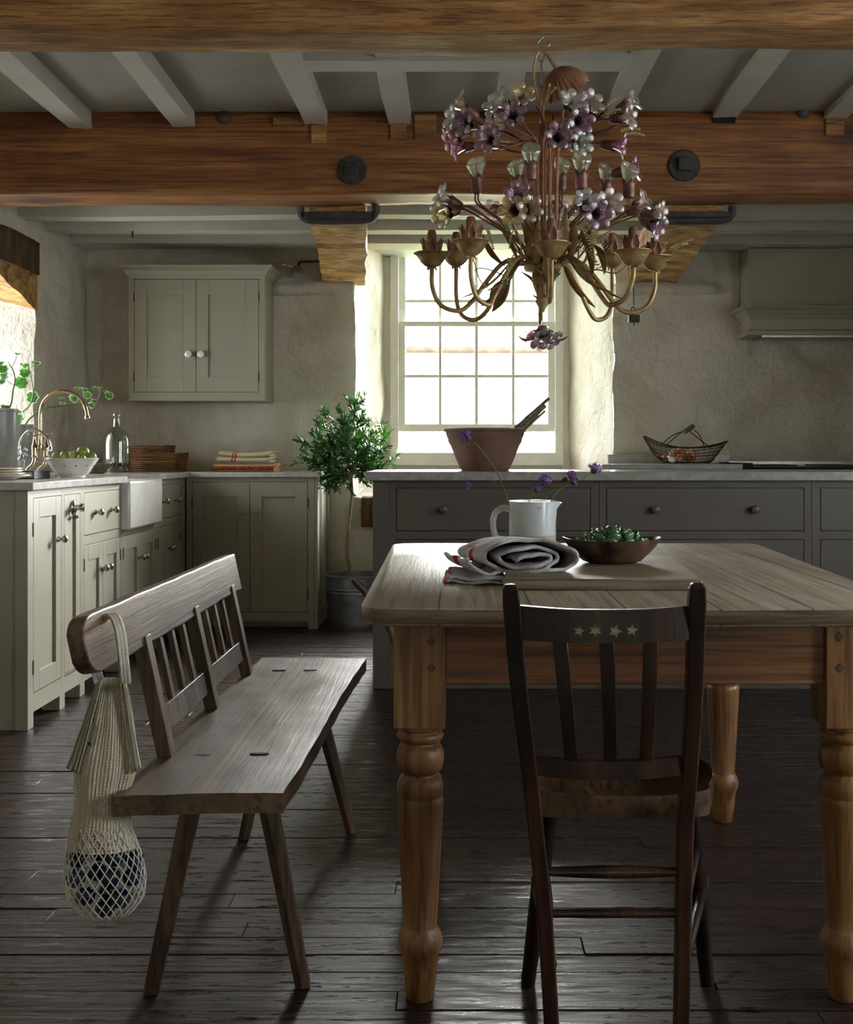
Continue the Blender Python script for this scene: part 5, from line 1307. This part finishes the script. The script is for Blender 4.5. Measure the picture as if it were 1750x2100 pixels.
# tall mixer tap
def tapcross(m, c, r, ax=(0, 0, 1)):
    B = basis(ax)
    for a in (0, pi/2, pi, 3*pi/2):
        d = B@V((cos(a+.5), sin(a+.5), 0)); m.tube([c, c+d*r], [.004, .0035], 6); m.ball(c+d*r, .0055, 8, 6)
    m.ball(c, .007, 8, 6)
t = thing('mixer_tap', 'tall warm nickel bridge mixer tap with swan-neck spout', 'tap', at(83, 5.45))
B = M_['bronze']; k = 5.45/F
def q(px, py, dy=0): return P(px, py, 5.45+dy)
m = MB(); m.tube(spl([q(83, 925), q(83, 880), q(83, 850), q(87, 829), q(99, 813), q(118, 804), q(135, 803), q(153, 809), q(168, 821), q(176, 838), q(179, 853)], 6), .0085, 12)
m.lathe([(0, -.006), (.011, -.006), (.0125, .0), (.012, .01), (.009, .014), (0, .014)], q(179, 858), 14); out('spout', m, B, t)
m = MB()
for px, dx in ((71, -1), (95, 1)):
    c = q(px, 922); m.lathe([(0, -.055), (.010, -.055), (.010, -.04), (.014, -.035), (.012, -.02), (.0135, .0), (.0135, .022), (.009, .028), (.008, .05), (.006, .052), (.006, .062), (0, .062)], c, 16)
    m.tube(spl([c+V((0, 0, -.05)), c+V((-.008*1, -.005, -.075)), c+V((-.028, -.01, -.095)), V((c.x-.036, c.y-.01, WZ))], 5), [.010]*15+[.012], 10)
m.tube([q(71, 925), q(83, 919), q(95, 925)], .009, 10); m.lathe([(0, -.02), (.012, -.02), (.016, -.005), (.012, .015), (.012, .03), (0, .03)], q(83, 917), 14)
m.tube([q(71, 944), q(95, 944)], .0045, 8)
out('bridge_body', m, B, t)
for px in (71, 95):
    m = MB(); tapcross(m, q(px, 891), .026); out('cross_handle', m, B, t)
t = thing('filter_tap', 'short polished chrome tap with curved spout and cross handles', 'tap', at(46, 4.98))
def q(px, py, dy=0): return P(px, py, 4.98+dy)
C = M_['chrome']
m = MB(); m.tube(spl([q(42, 935), q(41, 915), q(43, 903), q(50, 891), q(60, 884), q(72, 882), q(84, 886), q(95, 896), q(101, 908), q(103, 918)], 6), .0058, 10)
m.lathe([(0, -.012), (.008, -.012), (.0085, .004), (.0065, .008), (0, .008)], q(103, 920), 12); out('spout', m, C, t)
m = MB(); c = q(44, 950); m.lathe([(0, WZ-c.z), (.016, WZ-c.z), (.016, WZ-c.z+.008), (.0125, WZ-c.z+.012), (.0125, .0), (.016, .006), (.017, .02), (.010, .028), (.008, .034), (0, .034)], c, 16); out('body', m, C, t)
for py in (921, 932):
    m = MB(); tapcross(m, q(46, py), .020, (.2, -.2, 1)); out('cross_handle', m, C, t)

# crocks and variegated geraniums
rg = random.Random(4)
def scallop(m, c, d, r):
    d = V(d).normalized(); B = basis(d); vs = [c+d*(-r*.12)]; n = 22
    for i in range(n):
        a = 2*pi*i/n; rr_ = r*(1+.10*cos(a*7))*(1 if abs(a-pi) > .35 else .72); vs.append(c+B@V((cos(a)*rr_, sin(a)*rr_, r*.14*sin(a*3.5)+r*.10)))
    m.add(vs, [(0, 1+i, 1+(i+1) % n) for i in range(n)])
GM = leafy('variegated_geranium_leaf', (58,124,46), (104,160,76), 30, .5, .45, uv=(232,240,214))
def gleaf(c, d, r, parent):
    m = MB(); scallop(m, c, d, r); 
    for i in range(len(m.v)): m.uv[i] = (0 if i == 0 else 1, 0)
    # inner ring so the pale margin stays at the edge
    n = 22; mid = [lerp(m.v[0], m.v[1+i], .72) for i in range(n)]; b0 = len(m.v); m.v += mid
    for i in range(n): m.uv[b0+i] = (.62, 0)
    m.f = [(0, b0+i, b0+(i+1) % n) for i in range(n)]+[(b0+i, 1+i, 1+(i+1) % n, b0+(i+1) % n) for i in range(n)]
    return out('leaf', m, GM, parent, angle=180)
def crock(px, D, r, ztop, lab, lab2, stems, leaves):
    c = at(px, D); h = ztop-WZ
    t = thing('stoneware_crock', lab, 'crock', c, None)
    m = MB(); m.lathe([(0, 0), (r*.97, 0), (r, .006), (r, h-.03), (r*1.0, h-.016), (r*1.05, h-.012), (r*1.05, h-.002), (r*1.0, h), (r*.92, h), (r*.90, .02), (0, .02)], c, 36); out('body', m, M_['stoneware'], t)
    m = MB(); m.lathe([(0, h-.03), (r*.89, h-.035)], c, 20, close=False); out('soil', m, M_['soil'], t)
    g = thing('variegated_geranium', lab2, 'plant', c+V((0, 0, h-.03)))
    for pts in stems:
        Q = [c+V((0, 0, h-.04))]+[P(a, b, D+e) for a, b, e in pts]; m = MB(); s = spl(Q, 6); m.tube(s, [lerp(.0042, .0022, i/len(s)) for i in range(len(s))], 7); out('stem', m, M_['stem'], g)
    for (a, b, e, r_, d, fr) in leaves:
        p = P(a, b, D+e); gleaf(p, d, r_, g)
        if fr: m = MB(); q0 = P(fr[0], fr[1], D+e*.5); m.tube([q0, lerp(q0, p, .5)+V((0, 0, -.004)), p], .0013, 5); out('petiole', m, M_['stem'], g)
crock(-6, 5.30, .092, 1.216, 'large grey stoneware crock at far left by the window', 'variegated geranium growing from the large grey crock',
      [[(20, 835, 0), (27, 800, 0), (31, 780, 0), (27, 760, 0), (19, 747, 0)], [(-10, 830, 0), (-14, 800, 0)]],
      [(3, 757, -.03, .032, (.3, -.6, .6), (27, 770)), (8, 775, .02, .036, (-.4, -.8, .3), (29, 790)), (36, 726, .03, .017, (.1, -.3, 1), (24, 755)), (10, 836, 0, .026, (.2, -.5, .8), (15, 845)), (-4, 745, 0, .028, (.2, -.4, .9), (19, 750)), (18, 744, 0, .008, (0, -.3, 1), None)])
crock(46, 5.62, .066, 1.150, 'smaller brown-grey stoneware crock behind the taps', 'variegated geranium trailing right from the smaller crock',
      [[(44, 850, 0), (60, 832, 0), (68, 810, 0), (66, 785, 0), (60, 760, 0), (58, 750, 0)], [(60, 860, 0), (92, 838, .02), (125, 833, .05), (160, 830, .08), (183, 830, .1), (200, 820, .12), (206, 800, .12)]],
      [(50, 765, -.02, .034, (.3, -.7, .6), (60, 765)), (42, 785, -.04, .04, (.4, -.8, .4), (64, 780)), (52, 752, .02, .032, (-.2, -.5, .8), (58, 755)), (73, 745, .0, .026, (.2, -.35, .9), (60, 755)), (65, 815, .03, .034, (.3, -.9, .2), (67, 815)), (40, 850, 0, .026, (-.4, -.7, .5), (50, 850)), (40, 860, -.05, .03, (-.2, -.9, .2), (52, 855)), (47, 748, .05, .022, (.1, -.4, 1), (58, 752)),
       (128, 828, .05, .017, (.1, -.5, .9), (126, 832)), (126, 817, .05, .014, (0, -.4, 1), (130, 831)), (150, 818, .08, .024, (.5, -.7, .6), (155, 830)), (158, 797, .1, .018, (.1, -.4, 1), (165, 828)), (173, 800, .1, .018, (.3, -.6, .8), (168, 828)), (178, 810, .1, .023, (.5, -.8, .5), (170, 829)), (192, 823, .12, .017, (.2, -.6, .7), (190, 829)), (187, 831, .12, .018, (.4, -.7, .3), (184, 830)), (197, 797, .12, .022, (.1, -.45, .9), (206, 803)), (207, 795, .12, .013, (0, -.4, 1), (206, 802)), (223, 811, .12, .024, (.5, -.8, .5), (206, 815)), (217, 803, .13, .014, (.1, -.4, 1), (206, 805))])
# bottle
c = at(239, 6.30); k = 6.30/F; r_ = 27.5*k
t = thing('glass_bottle', 'large clear glass demijohn bottle with dark berries at the bottom', 'bottle', c)
m = MB(); m.lathe([(0, .004), (r_*.9, .0), (r_*.99, .012), (r_, .03), (r_, .17), (r_*.97, .19), (r_*.85, .215), (r_*.6, .236), (r_*.35, .25), (.022, .262), (.0195, .29), (.0185, .312), (.023, .315), (.024, .326), (.019, .33)], c, 36, close=False); out('glass', m, M_['bottle'], t, angle=60, solid=.003)
m = MB(); m.lathe([(0, .006), (r_*.95, .008), (r_*.965, .04), (r_*.965, .052), (0, .052)], c, 30); out('liquid', m, M_['liquid'], t)
m = MB(); rb = random.Random(3)
for i in range(70):
    a = rb.random()*2*pi; q_ = sqrt(rb.random())*r_*.86; m.ball(c+V((q_*cos(a), q_*sin(a), .014+rb.random()*.012)), .0075, 8, 5)
o = out('berries', m, M_['berry'], t, kind='stuff')
# rattan trays: nested stack
TL = ['bottom rattan tray of the stack beside the bottle', 'middle rattan tray of the stack beside the bottle', 'top rattan tray of the stack beside the bottle']
for i, (pa, pb, za, zb) in enumerate(((268, 376, 0, .072), (272, 378, .048, .118), (272, 352, .092, .158))):
    D = 6.62; x0, x1 = (pa-VX)*D/F, (pb-VX)*D/F; m = MB(); n = 5
    for j in range(int((zb-za)/.0105)):
        z = WZ+za+.0055+j*.0105; e = .008*j/6-.004*(i == 2); a0, a1, b0, b1 = x0+.03-e-.02, x1-.03+e+.02, 6.50-e, 6.76+e
        ring = rounded([(a0, b0), (a1, b0), (a1, b1), (a0, b1)], .035, 4)
        m.tube([V((p_.x, p_.y, z+.0012*sin(q_*.9+j))) for q_, p_ in enumerate([V((r0_[0], r0_[1])) for r0_ in ring])], .0050, 6, closed=True)
    m.box(a0+.01, b0+.01, WZ+za+.002, a1-.01, b1-.01, WZ+za+.008)
    tag(out('rattan_tray', m, M_['wicker']), TL[i], 'tray', 'stacked rattan trays')
# linen stack
def linen(x0, x1, z0, h, mt, lab, fringe=True, y0=6.52, y1=6.78):
    t = thing('folded_linen', lab, 'cloth', ((x0+x1)/2, 6.65, z0), 'folded linen cloths by the wall cupboard')
    m = MB(); n = 28
    def f(u, v, lay):
        # a folded slab: cross-section loop with soft rounded near fold
        a = v*2*pi; yy = lerp(y0, y1, .5)+cos(a)*(y1-y0)/2; zz_ = z0+h/2+(h/2)*max(-1, min(1, 1.6*sin(a)))
        sagg = .004*sin(u*3.1+z0*60)+.007*(2*u-1)**2*(z0 > WZ+.03)
        return V((lerp(x0, x1, u)+.002*sin(v*20), yy, zz_+sagg*(1 if z0 > WZ+.01 else .2)))
    m.grid(lambda u, v: f(u, v, 0), n, 36, uv=True)
    for e in (0, n):
        idx = [j*(n+1)+e for j in range(36)]; m.f.append(tuple(idx) if e else tuple(reversed(idx)))
    out('cloth', m, mt, t, angle=60)
    if fringe:
        m = MB()
        for j in range(16):
            yy = lerp(y0+.01, y1-.01, j/15); zz_ = z0+h*.5+.007*(z0 > WZ+.03); m.tube(spl([(x1-.004, yy, zz_), (x1+.022, yy-.006, zz_+.005), (x1+.040, yy-.003, zz_+.012+.005*sin(j*2.3))], 3), .0035, 5)
        out('fringe', m, mt, t)
k = 6.52/F
linen((436-VX)*k, (561-VX)*k, WZ+.0005, .046, M_['linen_tan'], 'tan folded cloth with red border, bottom of linen stack')
linen((444-VX)*k, (552-VX)*k, WZ+.050, .031, M_['linen'], 'cream ticking cloth with red stripes, middle of linen stack')
linen((448-VX)*k, (551-VX)*k, WZ+.085, .030, M_['linen'], 'cream ticking cloth with red stripes, topmost of linen stack')
# ================================================================ chandelier
CD = 3.2; CX = (1113-VX)*CD/F; CC = V((CX, CD, 0)); zc = lambda py: 1-(py-VY)*CD/F
ch = thing('flower_chandelier', 'ornate gilt metal chandelier with curved arms and coloured glass flowers', 'chandelier', (CX, CD, zc(95)))
rc = random.Random(17)
ANT, CUP, PLM = M_['antique'], M_['copperrust'], M_['plum']
def q(px, py, dy=0): return P(px, py, CD+dy)
m = MB(); m.tube(spl([q(1111, 58), q(1113, 68), q(1114, 76), q(1106, 84), q(1103, 92), q(1110, 99), q(1120, 98), q(1127, 92), q(1126, 86)], 6), .0028, 8); out('hook', m, M_['steel'], ch)
m = MB(); zt_ = zc(98)
for i in range(5):
    zz0 = zt_-i*.036; n = 14; rx, rz = .0085, .022
    pts = [V((CX-.003+(rx*cos(a) if i % 2 == 0 else rx*.25*cos(a)), CD+(rx*cos(a) if i % 2 else 0), zz0-.020+rz*sin(a))) for a in [2*pi*j/n for j in range(n)]]
    m.tube(pts, .0017, 6, closed=True)
out('chain', m, CUP, ch)
m = MB(); m.tube(spl([q(1116, 107), q(1106, 106), q(1098, 122), q(1095, 150), q(1097, 176), q(1104, 198), q(1110, 218), q(1109, 250)], 7), .0038, 8); out('cable', m, M_['antique'], ch)
# fluted shell canopy hanging open-side down-right
m = MB(); a0 = q(1122, 110); a1 = q(1141, 141, .01); m.tube([a0, a1], .006, 10); out('canopy_stem', m, CUP, ch)
ax = (q(1162, 188, .05)-q(1141, 141, .01)).normalized(); Bc = basis(ax); m = MB()
prof = [(.004, 0), (.02, .004), (.04, .016), (.056, .034), (.066, .052), (.071, .066)]
for s_ in (0, .0012):
    n = 96; vs = []
    for (r_, z) in prof:
        for k_ in range(n):
            a = 2*pi*k_/n; rr_ = (r_-s_)*(1+.055*cos(24*a)*min(1, r_/.03)); vs.append(a1+Bc@V((rr_*cos(a), rr_*sin(a), z+(.002*cos(24*a) if z > .06 else 0))))
    fs = [(i*n+k_, i*n+(k_+1) % n, (i+1)*n+(k_+1) % n, (i+1)*n+k_) for i in range(len(prof)-1) for k_ in range(n)]; m.add(vs, fs)
out('canopy', m, CUP, ch, angle=60)
# column
m = MB(); m.tube([V((CX, CD, zc(218))), V((CX, CD, zc(292)))], .0055, 10); m.lathe([(0, 0), (.010, 0), (.012, .02), (.011, .05), (.0075, .062), (0, .062)], V((CX, CD, zc(300))), 14)
m.tube([V((CX, CD, zc(300))), V((CX, CD, zc(640)))], .007, 10); out('centre_tube', m, CUP, ch)
m = MB(); m.lathe([(0, .02), (.02, .02), (.045, .012), (.055, 0), (.05, -.010), (.022, -.016), (.016, -.04), (.020, -.055), (.017, -.085), (.020, -.10), (.012, -.115), (.006, -.125), (0, -.125)], V((CX, CD, zc(548))), 28); out('hub', m, ANT, ch)
def blade(a, b, w_, bend, up=(0, 0, 1), cup=.25, nn=9):
    a, b = V(a), V(b); d = (b-a); L = d.length; d.normalize(); sd = d.cross(V(up))
    if sd.length < .1: sd = d.orthogonal()
    sd.normalize(); nr = sd.cross(d).normalized(); m = MB()
    def f(u, v):
        s = v; ww = w_*sin(pi*min(.985, .06+s*.93))**.8; x = 2*u-1
        return a+d*L*s+nr*(bend*sin(pi*s)*L)+sd*ww*x+nr*(cup*ww*x*x)+nr*(.15*ww*cos(x*9))
    m.grid(f, 6, nn); return m
for i in range(5):
    a = 2*pi*i/5+.5; d = V((cos(a), sin(a), 0)); out('leaf', blade(V((CX, CD, zc(612)))+d*.012, V((CX, CD, zc(556)))+d*.062, .022, -.18, d), ANT, ch, solid=.0012, angle=180)
for i in range(4):
    a = 2*pi*i/4+.3; d = V((cos(a), sin(a), 0)); out('leaf', blade(V((CX, CD, zc(618)))+d*.010, V((CX, CD, zc(606)))+d*.034, .007, .1, (0, 0, 1)), ANT, ch, solid=.001, angle=180)
# arms
ARMS = [(1131, 2.905, 502), (966, 2.985, 497), (886, 3.15, 522), (936, 3.42, 522), (1108, 3.50, 520), (1256, 3.42, 524), (1344, 3.20, 530), (1299, 2.99, 518)]
for (px, D, py) in ARMS:
    e = P(px, py, D); d = V((e.x-CX, e.y-CD, 0)); Rr = d.length; d.normalize(); zt0 = e.z
    def ap(r, z): return V((CX, CD, z))+d*r
    pts = spl([ap(.035, zc(548)), ap(.07, zc(535)), ap(.115, zc(542)), ap(.16, zc(578)), ap(.205, zc(622)), ap(Rr*.76, zc(641)), ap(Rr*.92, zc(630)), ap(Rr*.995, zc(595)), ap(Rr, zt0-.035)], 6)
    m = MB(); m.tube(pts, [.0068]*len(pts), 10); A = out('arm', m, ANT, ch)
    m = MB(); c = V((e.x, e.y, zt0)); m.lathe([(0, -.036), (.012, -.036), (.020, -.032), (.030, -.023), (.037, -.011), (.043, -.002), (.051, .002), (.051, .004), (.041, .001), (.030, -.014), (0, -.022)], c, 26, None, 1, 1, 8, .02); out('drip_pan', m, ANT, A)
    for k_ in range(7):
        an = 2*pi*k_/7+.3; u = V((cos(an), sin(an), 0)); out('cup_leaf', blade(c+u*.016+V((0, 0, -.014)), c+u*.034+V((0, 0, .044)), .0145, -.10, u, .45), CUP, A, solid=.001, angle=180)
    m = MB(); m.lathe([(0, -.014), (.0125, -.014), (.0135, .01), (.0130, .058), (.0105, .066), (.010, .068), (0, .066)], c, 14); out('candle_sleeve', m, CUP, A)
    m = MB()
    for k_ in range(4):
        an = 2*pi*k_/4+.7; u = V((cos(an), sin(an), 0)); m.tube(spl([c+V((0, 0, -.040)), c+u*.012+V((0, 0, -.036)), c+u*.018+V((0, 0, -.044))], 3), [.003]*6+[.001], 5)
    out('collar', m, ANT, A)
    # long fluted leaf lying along the arm
    f0, f1 = ap(.09, zc(540)), ap(.235, zc(628))
    out('leaf', blade(f0+V((0, 0, .006)), f1+V((0, 0, .018)), .014, -.10, (0, 0, 1), .5), ANT, ch, solid=.0012, angle=180)
# glass flowers
GC = {'c': 'g_clear', 'g': 'g_gold', 'p': 'g_purple', 'k': 'g_pink', 'm': 'g_magenta'}
def blossom(c, d, s, col, stem=None, name='glass_flower', npet=6):
    d = V(d).normalized(); B = basis(d); m = MB(); ph = rc.random()
    m.lathe([(.16*s, -1.7*s), (.20*s, -1.1*s), (.30*s, -.6*s), (.46*s, -.25*s), (.62*s, -.05*s), (.70*s, .02*s)], c, 18, B, lobes=6, lobe=.06, close=False)
    for i in range(npet):
        a = 2*pi*(i+ph)/npet; e = B@V((cos(a), sin(a), 0)); pc = c+e*s*.80+d*s*(.02+.10*rc.random())
        Bp = basis((d-e*.35).normalized()); m.ball(pc, (.37*s, .37*s, .13*s), 12, 6, Bp)
    fl = out(name, m, M_[GC[col]], ch, angle=60)
    m = MB(); b = c-d*1.75*s; vs = []; n = 18
    for (r_, z) in ((.02, -.25), (.22, -.2), (.36, 0), (.42, .35), (.46, .7)):
        for k_ in range(n): a = 2*pi*k_/n; vs.append(b+B@V((r_*s*cos(a), r_*s*sin(a), z*s)))
    for k_ in range(n): a = 2*pi*k_/n; t_ = .5+.5*cos(a*6); vs.append(b+B@V(((.46+.14*t_)*s*cos(a), (.46+.14*t_)*s*sin(a), (.75+.5*t_)*s)))
    m.add(vs, [(i*n+k_, i*n+(k_+1) % n, (i+1)*n+(k_+1) % n, (i+1)*n+k_) for i in range(5) for k_ in range(n)]); out('sepal_cup', m, PLM, fl, solid=.001, angle=50)
    if stem is not None:
        st = c-d*1.95*s; m = MB(); pp = spl([st, st-d*s*1.2]+stem, 7); m.tube(pp, .0028, 7); out('stem', m, CUP, fl)
    return fl
def hi_stem(ang, st):      # into the upper column then down as one of its rods
    u = V((cos(ang), sin(ang), 0))
    return [V((CX, CD, zc(300)))+u*.055, V((CX, CD, zc(345)))+u*.046, V((CX, CD, zc(440)))+u*.042, V((CX, CD, zc(535)))+u*.036]
def lo_stem(ang):
    u = V((cos(ang), sin(ang), 0))
    return [V((CX, CD, zc(500)))+u*.085, V((CX, CD, zc(540)))+u*.045]
UP = [(938, 210, 3.12, 'g', (-.7, -.2, .45)), (925, 243, 3.05, 'c', (-.9, -.4, .05)), (948, 250, 3.02, 'p', (-.6, -.8, -.1)), (922, 290, 3.15, 'm', (-.8, -.2, -.35)), (935, 305, 3.25, 'm', (-.95, 0, -.15)),
      (1024, 205, 3.05, 'c', (-.6, -.6, .35)), (1072, 193, 3.02, 'g', (.1, -.9, .35)), (1052, 232, 2.98, 'p', (-.1, -.8, .1)), (1012, 262, 3.0, 'k', (-.3, -.9, .1)), (1000, 283, 2.95, 'p', (-.4, -.9, 0)),
      (1146, 278, 2.93, 'p', (.05, -1, .0)), (1175, 205, 3.05, 'c', (.2, -.8, .4)), (1215, 208, 3.1, 'k', (.4, -.7, .2)), (1192, 248, 2.98, 'p', (.2, -.8, -.2)), (1195, 292, 3.0, 'c', (.5, -.8, -.1)),
      (1302, 205, 3.2, 'c', (.8, -.1, .45)), (1293, 240, 3.08, 'k', (.75, -.5, -.05)), (1278, 300, 3.15, 'm', (.95, -.25, -.15)), (1305, 345, 3.25, 'm', (.95, -.2, .2)), (1015, 218, 3.3, 'c', (-.3, .6, .6)), (1180, 285, 3.35, 'c', (.4, .7, .1))]
for (px, py, D, col, d) in UP:
    c = P(px, py, D); a = atan2(c.y-CD+rc.gauss(0, .02), c.x-CX); blossom(c, d, .0335*rc.uniform(.9, 1.08), col, hi_stem(a, c))
LOW = [(903, 403, 3.05, 'c', (-.8, -.3, .35)), (905, 440, 3.0, 'g', (-.7, -.6, -.3)), (900, 420, 3.12, 'p', (-.95, 0, .1)), (1062, 398, 2.95, 'p', (-.1, -.95, .25)), (1052, 432, 2.92, 'g', (-.3, -.9, -.2)), (1086, 428, 2.9, 'g', (.2, -.95, -.1)), (1010, 432, 3.38, 'k', (-.3, .9, .1)),
       (1204, 410, 2.97, 'c', (.1, -.9, .3)), (1252, 415, 3.0, 'k', (.35, -.9, .05)), (1228, 440, 2.94, 'p', (.2, -.9, -.3)), (1192, 425, 3.4, 'k', (.3, .9, .1)), (1325, 412, 3.2, 'k', (.7, -.1, .4)), (1358, 437, 3.12, 'k', (.85, -.5, .05)), (1352, 468, 3.08, 'p', (.7, -.5, -.45)), (1140, 425, 3.42, 'k', (0, 1, .1))]
for (px, py, D, col, d) in LOW:
    c = P(px, py, D); a = atan2(c.y-CD, c.x-CX); blossom(c, d, .0345*rc.uniform(.9, 1.08), col, lo_stem(a))
# lily-like clear glass callas
CAL = [(978, 350, 3.05, -.5), (1060, 352, 3.35, -.9), (1090, 322, 3.0, -.1), (1152, 348, 3.38, .6), (1193, 340, 3.0, .2), (1244, 362, 3.28, .8), (1290, 360, 3.1, .9)]
for (px, py, D, fx) in CAL:
    c = P(px, py, D); m = MB(); face = V((fx*.6, -.75, 0)).normalized(); sd = V((face.y, -face.x, 0))
    def cf(u, v):
        a = u*2*pi; r_ = lerp(.006, .027, v**.8)*(1+.15*v*v)*(1-.25*max(0, v-.85)/.15); lip = .018*v**2*(-cos(a))
        return c+V((0, 0, -.030))+face*(r_*cos(a)*.9+.006*v*v)+sd*(r_*sin(a))+V((0, 0, .056*v+lip))
    m.grid(cf, 22, 9); m.tube([c+V((0, 0, -.02)), c+V((0, 0, .012))+face*.003], [.003, .0015], 6)
    fl = out('calla_flower', m, M_['g_calla'], ch, solid=.0022, angle=180)
    b = c+V((0, 0, -.060)); m = MB(); vs = []; n = 18
    for (r_, z) in ((.002, -.004), (.014, -.001), (.0165, .008), (.016, .022), (.0165, .032)):
        for k_ in range(n): a = 2*pi*k_/n; vs.append(b+V((r_*cos(a), r_*sin(a), z)))
    for k_ in range(n): a = 2*pi*k_/n; t_ = .5+.5*cos(a*5); vs.append(b+V(((.0165+.006*t_)*cos(a), (.0165+.006*t_)*sin(a), .034+.016*t_)))
    m.add(vs, [(i*n+k_, i*n+(k_+1) % n, (i+1)*n+(k_+1) % n, (i+1)*n+k_) for i in range(5) for k_ in range(n)]); out('sepal_cup', m, PLM, fl, solid=.001, angle=50)
    a = atan2(c.y-CD, c.x-CX); rr_ = V((c.x-CX, c.y-CD, 0)).length; u = V((cos(a), sin(a), 0))
    m = MB()
    for o_ in (-.004, .004): m.tube(spl([b+V((o_, 0, 0)), b+V((o_, 0, -.03))-u*.008, V((CX+o_, CD, zc(470)))+u*rr_*.62, V((CX+o_, CD, zc(515)))+u*rr_*.42, V((CX, CD, zc(545)))+u*.045], 6), .0026, 7)
    out('stem', m, CUP, fl)
# pendant flower cluster underneath
m = MB(); m.tube(spl([V((CX+.002, CD, zc(636))), V((CX+.006, CD, zc(650))), V((CX, CD, zc(662))), V((CX+.002, CD, zc(676)))], 4), .0035, 7); out('glass_link', m, M_['g_pink'], ch)
for (a, col) in ((-2.6, 'k'), (-1.5, 'c'), (-.5, 'c'), (.6, 'p'), (1.8, 'c'), (-2.0, 'p')):
    d = V((cos(a), sin(a), -.75)); c = V((CX, CD, zc(688)))+V((cos(a)*.035, sin(a)*.035, -.012)); blossom(c, d, .030, col)
for a in (-2.9, -.25, -1.2, 2.0):
    d = V((cos(a), sin(a), 0)); c = V((CX, CD, zc(694))); out('glass_leaf', blade(c+d*.025, c+d*.075+V((0, 0, .006 if abs(a) < 1 or a < -2.5 else -.016)), .011, -.2), M_['g_pink'], ch, solid=.0015, angle=180)
# metal leaves and bead sprays
LV = [((1108, 300, 0), (1098, 215, -.05), .010), ((1125, 300, 0), (1135, 232, -.02), .009), ((1080, 300, -.05), (990, 262, -.12), .012), ((1085, 310, .03), (1010, 290, .12), .012), ((1150, 290, -.04), (1245, 235, -.1), .016), ((1170, 280, 0), (1300, 235, -.02), .015), ((1170, 290, 0), (1300, 285, .05), .011),
      ((1060, 530, -.03), (1020, 455, -.12), .013), ((1085, 540, -.04), (1075, 430, -.14), .017), ((1150, 540, -.04), (1160, 425, -.15), .015), ((1170, 535, -.03), (1180, 450, -.13), .014), ((1195, 545, -.02), (1225, 440, -.1), .015), ((1180, 540, 0), (1260, 470, -.08), .013), ((1035, 545, -.03), (990, 480, -.15), .013),
      ((1330, 520, 0), (1405, 540, -.03), .011), ((1215, 560, -.05), (1190, 470, -.16), .014), ((1045, 560, .0), (1010, 640, -.10), .016), ((1030, 575, -.05), (1005, 628, -.1), .012), ((1300, 515, -.1), (1262, 478, -.1), .012), ((1240, 560, -.08), (1215, 500, -.17), .013), ((1100, 545, -.05), (1105, 455, -.13), .015), ((1135, 545, -.05), (1130, 470, -.14), .013)]
for (a, b, w_) in LV:
    mt = ANT if a[1] > 500 else PLM
    out('leaf', blade(q(*a), q(*b), w_, rc.uniform(-.14, .14), (0, -.4, 1), .35), mt, ch, solid=.001, angle=180)
for (a, b) in (((1120, 205, -.02), (1140, 180, -.05)), ((1120, 212, -.02), (1128, 172, -.04)), ((1225, 235, -.08), (1270, 200, -.1)), ((1235, 240, -.08), (1272, 224, -.08)), ((1275, 268, -.05), (1312, 265, -.05)), ((1282, 275, -.04), (1320, 277, -.04)),
               ((1382, 512, -.03), (1418, 492, -.05)), ((1380, 516, -.03), (1428, 520, -.05)), ((1375, 510, -.02), (1410, 500, -.0)), ((1045, 530, -.12), (1040, 582, -.14)), ((1055, 525, -.12), (1030, 578, -.14)), ((1200, 455, -.14), (1245, 515, -.17)), ((1198, 470, -.14), (1225, 550, -.17)), ((1215, 475, -.14), (1260, 525, -.16)), ((1190, 500, -.14), (1240, 560, -.16)), ((1000, 470, -.12), (1012, 510, -.13))):
    A, Bb = q(*a), q(*b); m = MB(); n = 13
    pr_ = (Bb-A).cross(V((0, 1, 0))).normalized()
    for i in range(n):
        s = i/(n-1); p = lerp(A, Bb, s)+V((0, 0, .004*sin(pi*s)))
        for sg in (-1, 1): m.ball(p+pr_*sg*.0026*(1-s*.5), .0025, 6, 4)
    out('bead_spray', m, M_['gold'], ch, angle=180)
# tendrils on the right-hand arms
m = MB(); m.tube(spl([q(1215, 575, -.05), q(1200, 560, -.1), q(1225, 553, -.12), q(1262, 560, -.13), q(1290, 540, -.13)], 6), .002, 5); out('tendril', m, ANT, ch); m = MB()
m.tube(spl([q(1000, 590, -.1), q(985, 575, -.12), q(975, 545, -.13), q(968, 520, -.13)], 6), .002, 5); m.tube(spl([q(1045, 570, -.08), q(1010, 555, -.1), q(985, 550, -.12), q(972, 556, -.12)], 6), .002, 5); out('tendril', m, ANT, ch); m = MB()
m.tube(spl([q(1045, 510, -.1), q(1050, 480, -.12), q(1058, 472, -.12), q(1066, 490, -.12), q(1072, 530, -.1)], 6), .0022, 5); out('tendril', m, ANT, ch); m = MB(); m.tube(spl([q(1185, 545, -.08), q(1190, 495, -.12), q(1202, 480, -.12), q(1212, 492, -.12)], 6), .0022, 5)
out('tendril', m, ANT, ch)
